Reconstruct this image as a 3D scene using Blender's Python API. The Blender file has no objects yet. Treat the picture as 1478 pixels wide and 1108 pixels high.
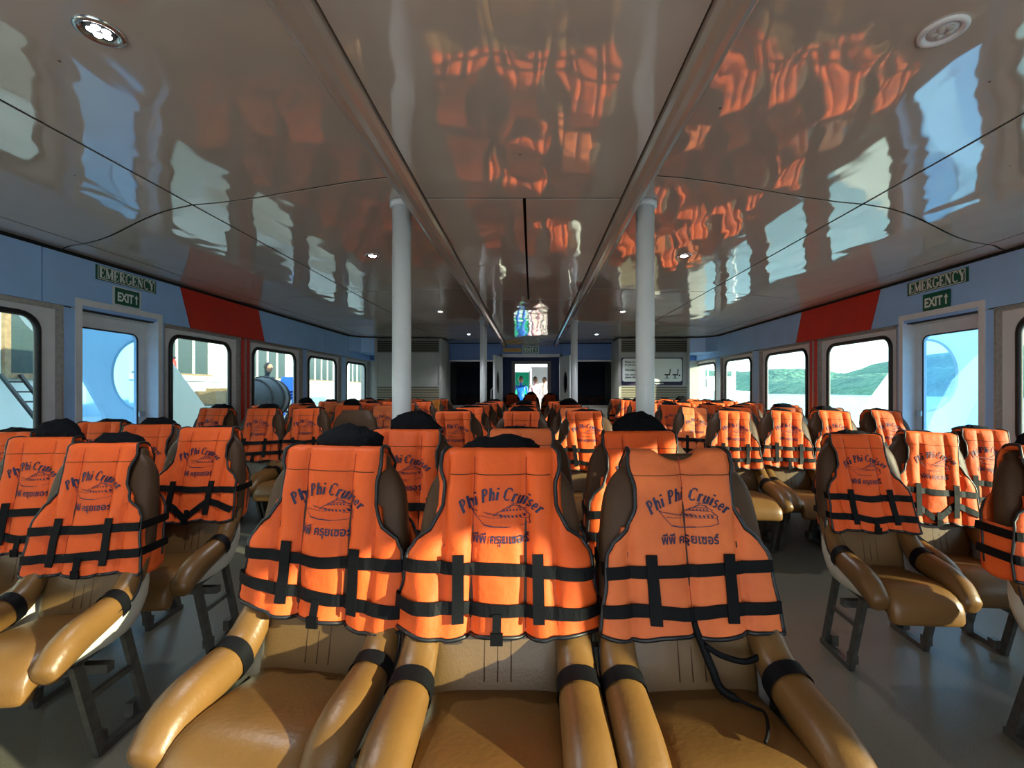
import bpy, bmesh, math, random
from mathutils import Vector, Matrix, noise
R = math.radians
S = bpy.context.scene
COL = S.collection

# ------------------------------------------------------------------ camera, sky, sun, exposure
CAMZ = 1.2
cam_d = bpy.data.cameras.new('camera')
cam_d.sensor_width = 36.0
cam_d.lens = 36.0 * 660 / 1478
cam_d.shift_x = -29 / 1478
cam_d.shift_y = 9 / 1478
cam_d.clip_start = 0.02
cam_d.clip_end = 3000
cam = bpy.data.objects.new('camera', cam_d)
COL.objects.link(cam)
cam.location = (0, 0, CAMZ)
cam.rotation_euler = (R(90), 0, 0)
S.camera = cam

S.view_settings.view_transform = 'Standard'
S.view_settings.look = 'None'
S.view_settings.gamma = 1.0
S.view_settings.use_curve_mapping = False
S.view_settings.exposure = 1.0

w = bpy.data.worlds.new('sky')
S.world = w
w.use_nodes = True
nt = w.node_tree
nt.nodes.clear()
o_ = nt.nodes.new('ShaderNodeOutputWorld')
bg = nt.nodes.new('ShaderNodeBackground')
tc = nt.nodes.new('ShaderNodeTexCoord')
sp = nt.nodes.new('ShaderNodeSeparateXYZ')
rp = nt.nodes.new('ShaderNodeValToRGB')
rp.color_ramp.elements[0].position = 0.0
rp.color_ramp.elements[0].color = (0.88, 0.97, 1.0, 1)
rp.color_ramp.elements[1].position = 0.7
rp.color_ramp.elements[1].color = (0.55, 0.74, 1.0, 1)
nt.links.new(tc.outputs['Generated'], sp.inputs[0])
nt.links.new(sp.outputs['Z'], rp.inputs[0])
nt.links.new(rp.outputs[0], bg.inputs[0])
nt.links.new(bg.outputs[0], o_.inputs[0])
bg.inputs[1].default_value = 1.9

sun_d = bpy.data.lights.new('sun', 'SUN')
sun_d.energy = 8.5
sun_d.angle = R(0.6)
sun_d.color = (1.0, 0.83, 0.58)
sun = bpy.data.objects.new('sun', sun_d)
COL.objects.link(sun)
sdir = Vector((-0.86, 0.42, -0.205)).normalized()
sun.rotation_euler = sdir.to_track_quat('-Z', 'Y').to_euler()
sun.location = (30, -15, 12)

# ------------------------------------------------------------------ materials
MATS = {}
def mat(name, col, rough=0.5, metal=0.0, noise_amt=0.0, nscale=20.0, bump=0.0, bscale=60.0, coat=0.0,
        col2=None, emit=0.0, alpha=1.0, rand=0.0, bdist=0.002, spec=0.5, detail=4.0, sub=0.0):
    if name in MATS: return MATS[name]
    m = bpy.data.materials.new(name); m.use_nodes = True
    n = m.node_tree; b = n.nodes['Principled BSDF']
    b.inputs['Roughness'].default_value = rough
    b.inputs['Metallic'].default_value = metal
    b.inputs['Coat Weight'].default_value = coat
    b.inputs['Specular IOR Level'].default_value = spec
    c4 = (*col, 1)
    b.inputs['Base Color'].default_value = c4
    t = n.nodes.new('ShaderNodeTexCoord')
    out = None
    if noise_amt > 0:
        nz = n.nodes.new('ShaderNodeTexNoise'); nz.inputs['Scale'].default_value = nscale
        nz.inputs['Detail'].default_value = detail
        n.links.new(t.outputs['Object'], nz.inputs['Vector'])
        mr = n.nodes.new('ShaderNodeMapRange')
        mr.inputs['From Min'].default_value = 0.3; mr.inputs['From Max'].default_value = 0.7
        n.links.new(nz.outputs['Fac'], mr.inputs['Value'])
        mx = n.nodes.new('ShaderNodeMix'); mx.data_type = 'RGBA'
        mx.inputs['A'].default_value = c4
        d = col2 or tuple(max(0, c * (1 - noise_amt)) for c in col)
        mx.inputs['B'].default_value = (*d, 1)
        n.links.new(mr.outputs[0], mx.inputs['Factor'])
        out = mx.outputs['Result']
    if rand > 0:
        oi = n.nodes.new('ShaderNodeObjectInfo')
        hs = n.nodes.new('ShaderNodeHueSaturation')
        mr2 = n.nodes.new('ShaderNodeMapRange')
        mr2.inputs['To Min'].default_value = 1 - rand; mr2.inputs['To Max'].default_value = 1 + rand * 0.5
        n.links.new(oi.outputs['Random'], mr2.inputs['Value'])
        n.links.new(mr2.outputs[0], hs.inputs['Value'])
        if out: n.links.new(out, hs.inputs['Color'])
        else: hs.inputs['Color'].default_value = c4
        out = hs.outputs[0]
    if out: n.links.new(out, b.inputs['Base Color'])
    if bump > 0:
        nb = n.nodes.new('ShaderNodeTexNoise'); nb.inputs['Scale'].default_value = bscale
        n.links.new(t.outputs['Object'], nb.inputs['Vector'])
        bp = n.nodes.new('ShaderNodeBump'); bp.inputs['Strength'].default_value = bump
        bp.inputs['Distance'].default_value = bdist
        n.links.new(nb.outputs['Fac'], bp.inputs['Height'])
        n.links.new(bp.outputs[0], b.inputs['Normal'])
    if emit > 0:
        b.inputs['Emission Color'].default_value = c4
        b.inputs['Emission Strength'].default_value = emit
    MATS[name] = m
    return m

def pane_mat(name, tint, refl=0.06, haze=0.0, hcol=(0.8, 0.9, 1)):
    m = bpy.data.materials.new(name); m.use_nodes = True
    n = m.node_tree; n.nodes.clear()
    o = n.nodes.new('ShaderNodeOutputMaterial')
    tr = n.nodes.new('ShaderNodeBsdfTransparent'); tr.inputs[0].default_value = (*tint, 1)
    gl = n.nodes.new('ShaderNodeBsdfGlossy'); gl.inputs['Roughness'].default_value = 0.02
    gl.inputs['Color'].default_value = (0.8, 0.85, 0.9, 1)
    lw = n.nodes.new('ShaderNodeLayerWeight'); lw.inputs['Blend'].default_value = 0.5
    pw = n.nodes.new('ShaderNodeMath'); pw.operation = 'POWER'; pw.inputs[1].default_value = 5.0
    n.links.new(lw.outputs['Facing'], pw.inputs[0])
    ma = n.nodes.new('ShaderNodeMath'); ma.operation = 'MULTIPLY_ADD'; ma.inputs[1].default_value = 0.5; ma.inputs[2].default_value = 0.025
    n.links.new(pw.outputs[0], ma.inputs[0])
    fr = ma
    mx = n.nodes.new('ShaderNodeMixShader')
    n.links.new(fr.outputs[0], mx.inputs[0]); n.links.new(tr.outputs[0], mx.inputs[1]); n.links.new(gl.outputs[0], mx.inputs[2])
    last = mx.outputs[0]
    if haze > 0:
        df = n.nodes.new('ShaderNodeBsdfTranslucent'); df.inputs[0].default_value = (*hcol, 1)
        m2 = n.nodes.new('ShaderNodeMixShader'); m2.inputs[0].default_value = haze
        n.links.new(last, m2.inputs[1]); n.links.new(df.outputs[0], m2.inputs[2]); last = m2.outputs[0]
    n.links.new(last, o.inputs[0])
    MATS[name] = m
    return m

M_tan = mat('tan_leather', (0.19, 0.088, 0.022), 0.40, noise_amt=0.25, nscale=5, bump=0.4, bscale=70, bdist=0.002, coat=0.0, rand=0.12)
M_tan2 = mat('back_leather', (0.165, 0.088, 0.03), 0.42, noise_amt=0.3, nscale=6, bump=0.35, bscale=160, coat=0.1, rand=0.12)
M_brown = mat('dark_brown_cover', (0.075, 0.038, 0.019), 0.5, noise_amt=0.3, nscale=9, bump=0.4, bscale=120, spec=0.18)
M_shell = mat('white_shell', (0.62, 0.59, 0.52), 0.35, noise_amt=0.1, nscale=12)
M_steel = mat('grey_leg_steel', (0.13, 0.125, 0.11), 0.4, metal=0.6, noise_amt=0.4, nscale=25)
M_black = mat('black_webbing', (0.0035, 0.0035, 0.0045), 0.6, bump=0.5, bscale=400, spec=0.14)
M_cloth = mat('black_cloth', (0.0035, 0.004, 0.006), 0.85, bump=0.6, bscale=40, bdist=0.015, spec=0.12)
M_orange = mat('orange_fabric', (0.88, 0.125, 0.018), 0.62, noise_amt=0.16, nscale=7, col2=(0.76, 0.10, 0.016), bump=0.5, bscale=45, bdist=0.004, rand=0.16, spec=0.3)
M_oran2 = mat('faded_orange_fabric', (0.84, 0.19, 0.05), 0.65, noise_amt=0.3, nscale=8, col2=(0.62, 0.13, 0.04), bump=0.5, bscale=45, bdist=0.004, spec=0.3)
M_yell = mat('old_yellow_orange_fabric', (0.62, 0.20, 0.02), 0.65, noise_amt=0.3, nscale=8, bump=0.5, bscale=45, bdist=0.004, spec=0.3)
M_seam = mat('seam_thread', (0.35, 0.03, 0.01), 0.7)
M_ink = mat('navy_ink', (0.02, 0.012, 0.06), 0.6, noise_amt=0.3, nscale=80)
M_blue = mat('light_blue_panel', (0.36, 0.58, 0.98), 0.25, noise_amt=0.1, nscale=3, bump=0.05, bscale=5, bdist=0.01)
M_navy = mat('bulkhead_blue_panel', (0.10, 0.20, 0.50), 0.35, noise_amt=0.1, nscale=3)
M_red = mat('red_panel', (0.62, 0.03, 0.016), 0.3, noise_amt=0.12, nscale=4)
M_white = mat('white_frame', (0.74, 0.74, 0.78), 0.4, noise_amt=0.08, nscale=10)
M_pole = mat('white_pole_paint', (0.72, 0.74, 0.76), 0.3, noise_amt=0.06, nscale=14)
M_alu = mat('aluminium_strip', (0.55, 0.52, 0.50), 0.35, metal=0.9, noise_amt=0.3, nscale=30)
M_rub = mat('black_rubber', (0.006, 0.006, 0.008), 0.45)
M_dark = mat('dark_gap', (0.01, 0.01, 0.012), 0.7)
M_grey = mat('grey_cabinet_paint', (0.42, 0.41, 0.39), 0.5, noise_amt=0.15, nscale=4)
M_slat = mat('beige_slat', (0.34, 0.30, 0.22), 0.5)
M_green = mat('sign_green', (0.0, 0.10, 0.06), 0.35)
M_sgn = mat('sign_letter_white', (0.80, 0.84, 0.80), 0.4)
M_yel = mat('sign_yellow', (0.50, 0.32, 0.03), 0.5)
M_dglass = mat('dark_glass', (0.004, 0.005, 0.006), 0.03, spec=0.2)
M_floor = mat('vinyl_floor', (0.18, 0.16, 0.12), 0.36, noise_amt=0.45, nscale=220, bump=0.1, bscale=90, detail=8)
M_chrome = mat('chrome', (0.6, 0.6, 0.58), 0.2, metal=1.0)
M_led = mat('led_bulb', (0.92, 0.96, 1.0), 0.4, emit=14)
M_ledoff = mat('led_bulb_off', (0.45, 0.42, 0.40), 0.3)
M_wht = mat('white_gloss', (0.82, 0.84, 0.86), 0.4)
M_pier = mat('pier_concrete', (0.42, 0.40, 0.34), 0.8, noise_amt=0.3, nscale=1.5)
M_bwall = mat('pier_building_white', (0.62, 0.74, 0.74), 0.6, noise_amt=0.15, nscale=1.2)
M_bwin = mat('pier_window_dark', (0.03, 0.05, 0.05), 0.2)
M_wood = mat('weathered_wood', (0.25, 0.17, 0.09), 0.6, noise_amt=0.4, nscale=20)
M_bluep = mat('blue_plastic', (0.01, 0.16, 0.75), 0.4)
M_skin = mat('skin', (0.35, 0.18, 0.11), 0.6)
M_dk = mat('dark_clothing', (0.02, 0.03, 0.04), 0.8)
M_pk = mat('pale_clothing', (0.7, 0.5, 0.6), 0.8)
M_gtarp = mat('green_tarpaulin', (0.0, 0.55, 0.30), 0.6, noise_amt=0.15, nscale=4)
M_hill = mat('hillside_trees', (0.11, 0.25, 0.15), 0.9, noise_amt=0.6, nscale=0.06, col2=(0.04, 0.13, 0.10), bump=1.0, bscale=0.15, bdist=8, detail=8)
M_hull = mat('hull_side_plate', (0.60, 0.62, 0.62), 0.5, noise_amt=0.05, nscale=2)
_n = M_hull.node_tree; _b = _n.nodes['Principled BSDF']; _o = [q for q in _n.nodes if q.type == 'OUTPUT_MATERIAL'][0]
_t = _n.nodes.new('ShaderNodeBsdfTranslucent'); _t.inputs[0].default_value = (0.8, 0.85, 0.85, 1)
_m = _n.nodes.new('ShaderNodeMixShader'); _m.inputs[0].default_value = 0.65
_n.links.new(_b.outputs[0], _m.inputs[1]); _n.links.new(_t.outputs[0], _m.inputs[2]); _n.links.new(_m.outputs[0], _o.inputs[0])
M_skinw = mat('outer_wall_skin', (0.6, 0.62, 0.62), 0.5)
M_fend = mat('black_fender', (0.03, 0.035, 0.04), 0.7)
M_pane = pane_mat('clear_glass', (0.86, 0.96, 0.95))
M_pblue = pane_mat('blue_film_glass', (0.50, 0.78, 1.0), haze=0.12, hcol=(0.45, 0.7, 1.0))

# glossy wavy laminated ceiling
def ceiling_mat(name, base, rough, amp):
    m = bpy.data.materials.new(name); m.use_nodes = True
    n = m.node_tree; b = n.nodes['Principled BSDF']
    t = n.nodes.new('ShaderNodeTexCoord')
    nz = n.nodes.new('ShaderNodeTexNoise'); nz.inputs['Scale'].default_value = 1.1; nz.inputs['Detail'].default_value = 3
    n.links.new(t.outputs['Object'], nz.inputs['Vector'])
    mx = n.nodes.new('ShaderNodeMix'); mx.data_type = 'RGBA'
    mx.inputs['A'].default_value = (*base, 1); mx.inputs['B'].default_value = (*(c * 0.8 for c in base), 1)
    n.links.new(nz.outputs['Fac'], mx.inputs['Factor']); n.links.new(mx.outputs['Result'], b.inputs['Base Color'])
    b.inputs['Roughness'].default_value = rough
    b.inputs['Specular IOR Level'].default_value = 0.9
    b.inputs['IOR'].default_value = 1.95
    mp = n.nodes.new('ShaderNodeMapping'); mp.inputs['Scale'].default_value = (1.6, 0.8, 1)
    n.links.new(t.outputs['Object'], mp.inputs['Vector'])
    n1 = n.nodes.new('ShaderNodeTexNoise'); n1.inputs['Scale'].default_value = 1.6; n1.inputs['Detail'].default_value = 2.0
    n.links.new(mp.outputs[0], n1.inputs['Vector'])
    bp = n.nodes.new('ShaderNodeBump'); bp.inputs['Strength'].default_value = 1.0; bp.inputs['Distance'].default_value = amp
    n.links.new(n1.outputs['Fac'], bp.inputs['Height']); n.links.new(bp.outputs[0], b.inputs['Normal'])
    MATS[name] = m
    return m
M_ceil = ceiling_mat('glossy_ceiling_laminate', (0.60, 0.52, 0.45), 0.05, 0.012)
M_beam = mat('beam_laminate', (0.42, 0.33, 0.27), 0.15, noise_amt=0.2, nscale=2, spec=0.8)

def water_mat():
    m = mat('sea_water', (0.16, 0.30, 0.29), 0.3)
    n = m.node_tree; b = n.nodes['Principled BSDF']
    t = n.nodes.new('ShaderNodeTexCoord')
    nz = n.nodes.new('ShaderNodeTexNoise'); nz.inputs['Scale'].default_value = 0.9; nz.inputs['Detail'].default_value = 6
    n.links.new(t.outputs['Object'], nz.inputs['Vector'])
    bp = n.nodes.new('ShaderNodeBump'); bp.inputs['Strength'].default_value = 1; bp.inputs['Distance'].default_value = 0.25
    n.links.new(nz.outputs['Fac'], bp.inputs['Height']); n.links.new(bp.outputs[0], b.inputs['Normal'])
    return m
M_sea = water_mat()

# ------------------------------------------------------------------ helpers
class MB:
    def __init__(s): s.v = []; s.f = []; s.sm = []
    def add(s, vs, fs, smooth=False):
        o = len(s.v); s.v += [tuple(p) for p in vs]
        for f in fs: s.f.append(tuple(i + o for i in f)); s.sm.append(smooth)
        return s
    def box(s, a, b):
        x0, x1 = sorted((a[0], b[0])); y0, y1 = sorted((a[1], b[1])); z0, z1 = sorted((a[2], b[2]))
        v = [(x0,y0,z0),(x1,y0,z0),(x1,y1,z0),(x0,y1,z0),(x0,y0,z1),(x1,y0,z1),(x1,y1,z1),(x0,y1,z1)]
        return s.add(v, [(0,3,2,1),(4,5,6,7),(0,1,5,4),(1,2,6,5),(2,3,7,6),(3,0,4,7)])
    def grid(s, rows, closed=False, cap=False, smooth=True, flip=False):
        n = len(rows[0]); vs = [p for r in rows for p in r]; fs = []
        for i in range(len(rows) - 1):
            for j in range(n if closed else n - 1):
                k = (j + 1) % n
                q = (i*n+j, i*n+k, (i+1)*n+k, (i+1)*n+j)
                fs.append(q[::-1] if flip else q)
        if cap:
            a = tuple(range(n)); b = tuple(range((len(rows)-1)*n, len(rows)*n))
            fs.append(a if flip else a[::-1]); fs.append(b[::-1] if flip else b)
        return s.add(vs, fs, smooth)
    def tube(s, pts, r, n=8, cap=True):
        pts = [Vector(p) for p in pts]; rows = []
        up = Vector((0.0, 0.0, 1.0)); prev = None
        for i, p in enumerate(pts):
            t = (pts[min(i+1, len(pts)-1)] - pts[max(i-1, 0)])
            t = t.normalized() if t.length > 1e-9 else Vector((0,0,1))
            if prev is None:
                a = t.orthogonal().normalized()
            else:
                a = (prev - t * prev.dot(t))
                a = a.normalized() if a.length > 1e-6 else t.orthogonal().normalized()
            prev = a; b = t.cross(a)
            rr = r[i] if isinstance(r, (list, tuple)) else r
            rows.append([p + a * (math.cos(2*math.pi*k/n)*rr) + b * (math.sin(2*math.pi*k/n)*rr) for k in range(n)])
        return s.grid(rows, closed=True, cap=cap)
    def ring(s, pts, r, n=6):
        pts = [Vector(p) for p in pts]; N = len(pts); rows = []
        c = sum(pts, Vector()) / N
        for i, p in enumerate(pts):
            t = (pts[(i+1) % N] - pts[i-1]).normalized()
            a = (p - c); a = (a - t*a.dot(t)).normalized(); b = t.cross(a)
            rows.append([p + a*(math.cos(2*math.pi*k/n)*r) + b*(math.sin(2*math.pi*k/n)*r) for k in range(n)])
        rows.append(rows[0])
        return s.grid(rows, closed=True)
    def prism(s, poly, axis, a0, a1):
        # poly = list of 2D points in the two other axes
        def P(p, a):
            return {'x': (a, p[0], p[1]), 'y': (p[0], a, p[1]), 'z': (p[0], p[1], a)}[axis]
        n = len(poly)
        vs = [P(p, a0) for p in poly] + [P(p, a1) for p in poly]
        fs = [tuple(range(n))[::-1], tuple(range(n, 2*n))] + [(i, (i+1) % n, n+(i+1) % n, n+i) for i in range(n)]
        return s.add(vs, fs)
    def bar(s, a, b, wx, wy):
        a = Vector(a); b = Vector(b); t = (b-a).normalized()
        x = Vector((1,0,0)) if abs(t.x) < 0.9 else Vector((0,1,0))
        x = (x - t*x.dot(t)).normalized(); y = t.cross(x)
        vs = []
        for p in (a, b):
            for sx, sy in ((-1,-1),(1,-1),(1,1),(-1,1)): vs.append(p + x*(sx*wx/2) + y*(sy*wy/2))
        return s.add(vs, [(0,3,2,1),(4,5,6,7),(0,1,5,4),(1,2,6,5),(2,3,7,6),(3,0,4,7)])
    def mesh(s, name, m):
        me = bpy.data.meshes.new(name); me.from_pydata(s.v, [], s.f)
        me.polygons.foreach_set('use_smooth', s.sm)
        me.materials.append(m); me.update()
        bm = bmesh.new(); bm.from_mesh(me); bmesh.ops.recalc_face_normals(bm, faces=bm.faces); bm.to_mesh(me); bm.free()
        return me
    def build(s, name, m, parent=None, **kw):
        o = bpy.data.objects.new(name, s.mesh(name, m)); COL.objects.link(o)
        if parent is not None: o.parent = parent
        for k, v in kw.items():
            if v is not None: o[k] = v
        return o

def empty(name, label=None, cat=None, loc=(0,0,0), rz=0.0, group=None, kind=None):
    o = bpy.data.objects.new(name, None); COL.objects.link(o)
    o.location = loc; o.rotation_euler = (0, 0, rz); o.empty_display_size = 0.1
    for k, v in (('label', label), ('category', cat), ('group', group), ('kind', kind)):
        if v: o[k] = v
    return o
def struct(name, mb, m, label=None):
    o = mb.build(name, m); o['kind'] = 'structure'; o['category'] = name.split('_')[0]
    o['label'] = label or (name.replace('_', ' ') + ' of the ferry cabin')
    return o
def sempty(name, label):
    return empty(name, label, name.split('_')[0], kind='structure')
def copy_tree(o, parent=None, skip=()):
    c = o.copy(); COL.objects.link(c)
    if parent is not None: c.parent = parent
    for ch in list(KIDS.get(o.name, [])):
        if ch.name.split('.')[0] in skip: continue
        copy_tree(ch, c, skip)
    return c
KIDS = {}
def index_kids(root):
    KIDS[root.name] = [c for c in bpy.data.objects if c.parent == root]
    for c in KIDS[root.name]: index_kids(c)

def superellipse(n, hx, hy, e=2.0, ph=0.0):
    out = []
    for k in range(n):
        t = 2*math.pi*k/n + ph
        c, s_ = math.cos(t), math.sin(t)
        out.append((hx*math.copysign(abs(c)**(2/e), c), hy*math.copysign(abs(s_)**(2/e), s_)))
    return out
def interp(x, xs, ys):
    if x <= xs[0]: return ys[0]
    for i in range(len(xs)-1):
        if x <= xs[i+1]:
            t = (x-xs[i])/(xs[i+1]-xs[i]); t = t*t*(3-2*t)*0.5 + t*0.5
            return ys[i] + (ys[i+1]-ys[i])*t
    return ys[-1]
def catmull(pts, sub=4):
    out = []; P = [pts[0]] + list(pts) + [pts[-1]]
    for i in range(1, len(P)-2):
        for k in range(sub):
            t = k/sub
            out.append(tuple(0.5*((2*b)+(c-a)*t+(2*a-5*b+4*c-d)*t*t+(-a+3*b-3*c+d)*t**3) for a, b, c, d in zip(P[i-1], P[i], P[i+1], P[i+2])))
    out.append(tuple(pts[-1])); return out
def sweep(mb, stations, n=16, e=2.5, sub=3, cap_round=True):
    # stations: (x, y, z, half_x, half_n) in the y-z plane
    st = catmull(stations, sub); rows = []
    if cap_round:
        def extra(a, b, k):
            f = [0.35, 0.75]
            res = []
            dy, dz = a[1]-b[1], a[2]-b[2]; L = math.hypot(dy, dz) or 1
            for q in ((0.55, 0.95), (0.90, 0.72), (1.0, 0.35)):
                res.append((a[0], a[1]+dy/L*a[4]*q[0]*0.8, a[2]+dz/L*a[4]*q[0]*0.8, a[3]-(1-q[1])*min(a[3], a[4]*1.2), a[4]*q[1]))
            return res
        st = extra(st[0], st[1], 0)[::-1] + st + extra(st[-1], st[-2], 1)
    for i, p in enumerate(st):
        a = st[max(i-1, 0)]; b = st[min(i+1, len(st)-1)]
        ty, tz = b[1]-a[1], b[2]-a[2]; L = math.hypot(ty, tz) or 1
        ny, nz = -tz/L, ty/L
        rows.append([Vector((p[0]+cx, p[1]+ny*cn, p[2]+nz*cn)) for cx, cn in superellipse(n, p[3], p[4], e)])
    mb.grid(rows, closed=True, cap=True)
    return st

# ------------------------------------------------------------------ room shell
XL, XR = -3.60, 3.65
ZC, ZM = 2.28, 2.18           # side ceiling, lowered centre strip
ZW = 1.85                     # top of the window band
Y0, Y1 = -2.2, 10.15
BXL0, BXL1, BXR0, BXR1 = -0.70, -0.55, 0.46, 0.60

struct('floor', MB().box((XL-0.3, Y0, -0.08), (XR+0.3, 19, 0)), M_floor, 'dark speckled vinyl floor of the ferry cabin')

ceil = sempty('ceiling', 'glossy cream ceiling panels of the ferry cabin')
MB().box((XL-0.2, Y0, ZC+0.03), (XR+0.2, 19, ZC+0.1)).build('ceiling_backing', M_dark, ceil)
def seam(x, which):     # where the cross joints run
    ax = abs(x)
    if which == 0: return interp(ax, [0, 0.6, 1.95, 3.4, 3.7], [2.3, 2.3, 2.66, 3.4, 3.55])
    return interp(ax, [0, 0.6, 1.95, 3.4, 3.7], [4.85, 4.85, 5.02, 5.5, 5.65])
def ceil_panel(x0, x1, ya, yb, z=ZC, name='ceiling_panel'):
    g = 0.008; n = 8
    xs = [x0+g + (x1-x0-2*g)*k/n for k in range(n+1)]
    poly = [(x, ya(x)+g) for x in xs] + [(x, yb(x)-g) for x in reversed(xs)]
    MB().prism(poly, 'z', z, z+0.004).build(name, M_ceil, ceil)
fA = lambda x: Y0; f0 = lambda x: seam(x, 0); f1 = lambda x: seam(x, 1); f2 = lambda x: 7.6 + 0.03*abs(x); fE = lambda x: 10.2
for xs_ in ((XL, -3.31), (-3.31, -1.98), (-1.98, BXL0+0.03), (BXR1-0.03, 1.92), (1.92, 3.38), (3.38, XR)):
    for a, b in ((fA, f0), (f0, f1), (f1, f2), (f2, fE)):
        ceil_panel(xs_[0], xs_[1], a, b)
cst = lambda v: (lambda x: v)
for a, b in ((Y0, 2.34), (2.34, 4.96), (4.96, 7.5), (7.5, 10.2)):
    if a == 2.34:
        ceil_panel(BXL1, -0.04, cst(2.34), cst(3.59), ZM); ceil_panel(BXL1, -0.04, cst(3.59), cst(4.96), ZM, 'access_hatch')
        ceil_panel(-0.04+0.0, BXR0, cst(2.34), cst(4.96), ZM)
    else: ceil_panel(BXL1, BXR0, cst(a), cst(b), ZM)
for k, (x0, x1) in enumerate(((BXL0, BXL1), (BXR1, BXR0))):
    s_ = 1 if x1 > x0 else -1
    wd = abs(x1-x0)
    prof = [(x0, ZC+0.01), (x0, ZC-0.012), (x0+s_*0.025, ZC-0.02)]
    for q in range(9):
        t = math.pi*q/8
        prof.append((x0 + s_*(0.03+ (wd-0.03)/2*(1-math.cos(t))), ZM+0.01-0.045*math.sin(t)))
    prof += [(x1, ZM+0.03), (x1, ZC+0.01)]
    mb = MB(); mb.prism(prof, 'y', Y0, 10.15)
    o = struct('trim_%d' % (k+1), mb, M_beam, 'rounded cream ceiling trim %s the centre strip' % ('on the pier side of' if k == 0 else 'on the sea side of'))

# side walls -----------------------------------------------------------
def quad_panel(parent, X, pts, m, t=0.02, name='panel'):
    return MB().prism(pts, 'x', X, X + (t if X > 0 else -t)).build(name, m, parent)
def rrect(y0, y1, z0, z1, r, n=6):
    out = []
    for cy, cz, a in ((y1-r, z0+r, -90), (y1-r, z1-r, 0), (y0+r, z1-r, 90), (y0+r, z0+r, 180)):
        for k in range(n+1):
            t = R(a + 90*k/n); out.append((cy+r*math.cos(t), cz+r*math.sin(t)))
    return out
def frame_plate(mb, X, t, outer, inner):
    # plate in plane x=X with rounded hole; outer rect (y0,y1,z0,z1), inner rounded list
    y0, y1, z0, z1 = outer; n = len(inner); cy = (y0+y1)/2; cz = (z0+z1)/2
    po = []
    for (y, z) in inner:
        dy, dz = y-cy, z-cz
        k = min(((y1-cy)/abs(dy)) if abs(dy) > 1e-9 else 1e9, ((z1-cz)/abs(dz)) if abs(dz) > 1e-9 else 1e9)
        po.append((cy+dy*k, cz+dz*k))
    # add corners by snapping nearest
    for c in ((y0,z0),(y0,z1),(y1,z0),(y1,z1)):
        j = min(range(n), key=lambda i: (po[i][0]-c[0])**2+(po[i][1]-c[1])**2); po[j] = c
    rows = [[(X, *p) for p in po], [(X, *p) for p in inner], [(X+t, *p) for p in inner], [(X+t, *p) for p in po]]
    rows.append(rows[0])
    mb.grid(rows, closed=True, smooth=False)

WIN_N = [0]
def window(side, X, y0, y1, z0=0.77, z1=1.745, label='', oy0=None, oy1=None, topred=False):
    WIN_N[0] += 1
    sgn = 1 if X > 0 else -1
    Xg = X + sgn*0.05
    root = sempty('window_%d' % WIN_N[0], label)
    oy0 = y0-0.17 if oy0 is None else oy0; oy1 = y1+0.17 if oy1 is None else oy1
    inner = rrect(y0-0.02, y1+0.02, z0-0.02, z1+0.02, 0.13)
    mb = MB(); frame_plate(mb, Xg, sgn*0.03, (oy0, oy1, 0.62, ZW-0.01), inner); mb.build('window_frame', M_white, root)
    mb = MB(); mb.ring([(Xg-sgn*0.004, *p) for p in rrect(y0-0.01, y1+0.01, z0-0.01, z1+0.01, 0.12)], 0.022, 8); mb.build('rubber_gasket', M_rub, root)
    MB().prism(rrect(y0-0.015, y1+0.015, z0-0.015, z1+0.015, 0.12), 'x', Xg+sgn*0.012, Xg+sgn*0.018).build('pane', M_pane, root)
    MB().box((X-sgn*0.006, oy0, ZW-0.03), (X+sgn*0.05, oy1, ZW)).build('metal_strip', M_alu, root)
    for yy in (oy0, oy1-0.012):
        MB().box((X-sgn*0.004, yy, 0.62), (X+sgn*0.05, yy+0.012, ZW-0.03)).build('metal_strip', M_alu, root)
    return root

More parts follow.
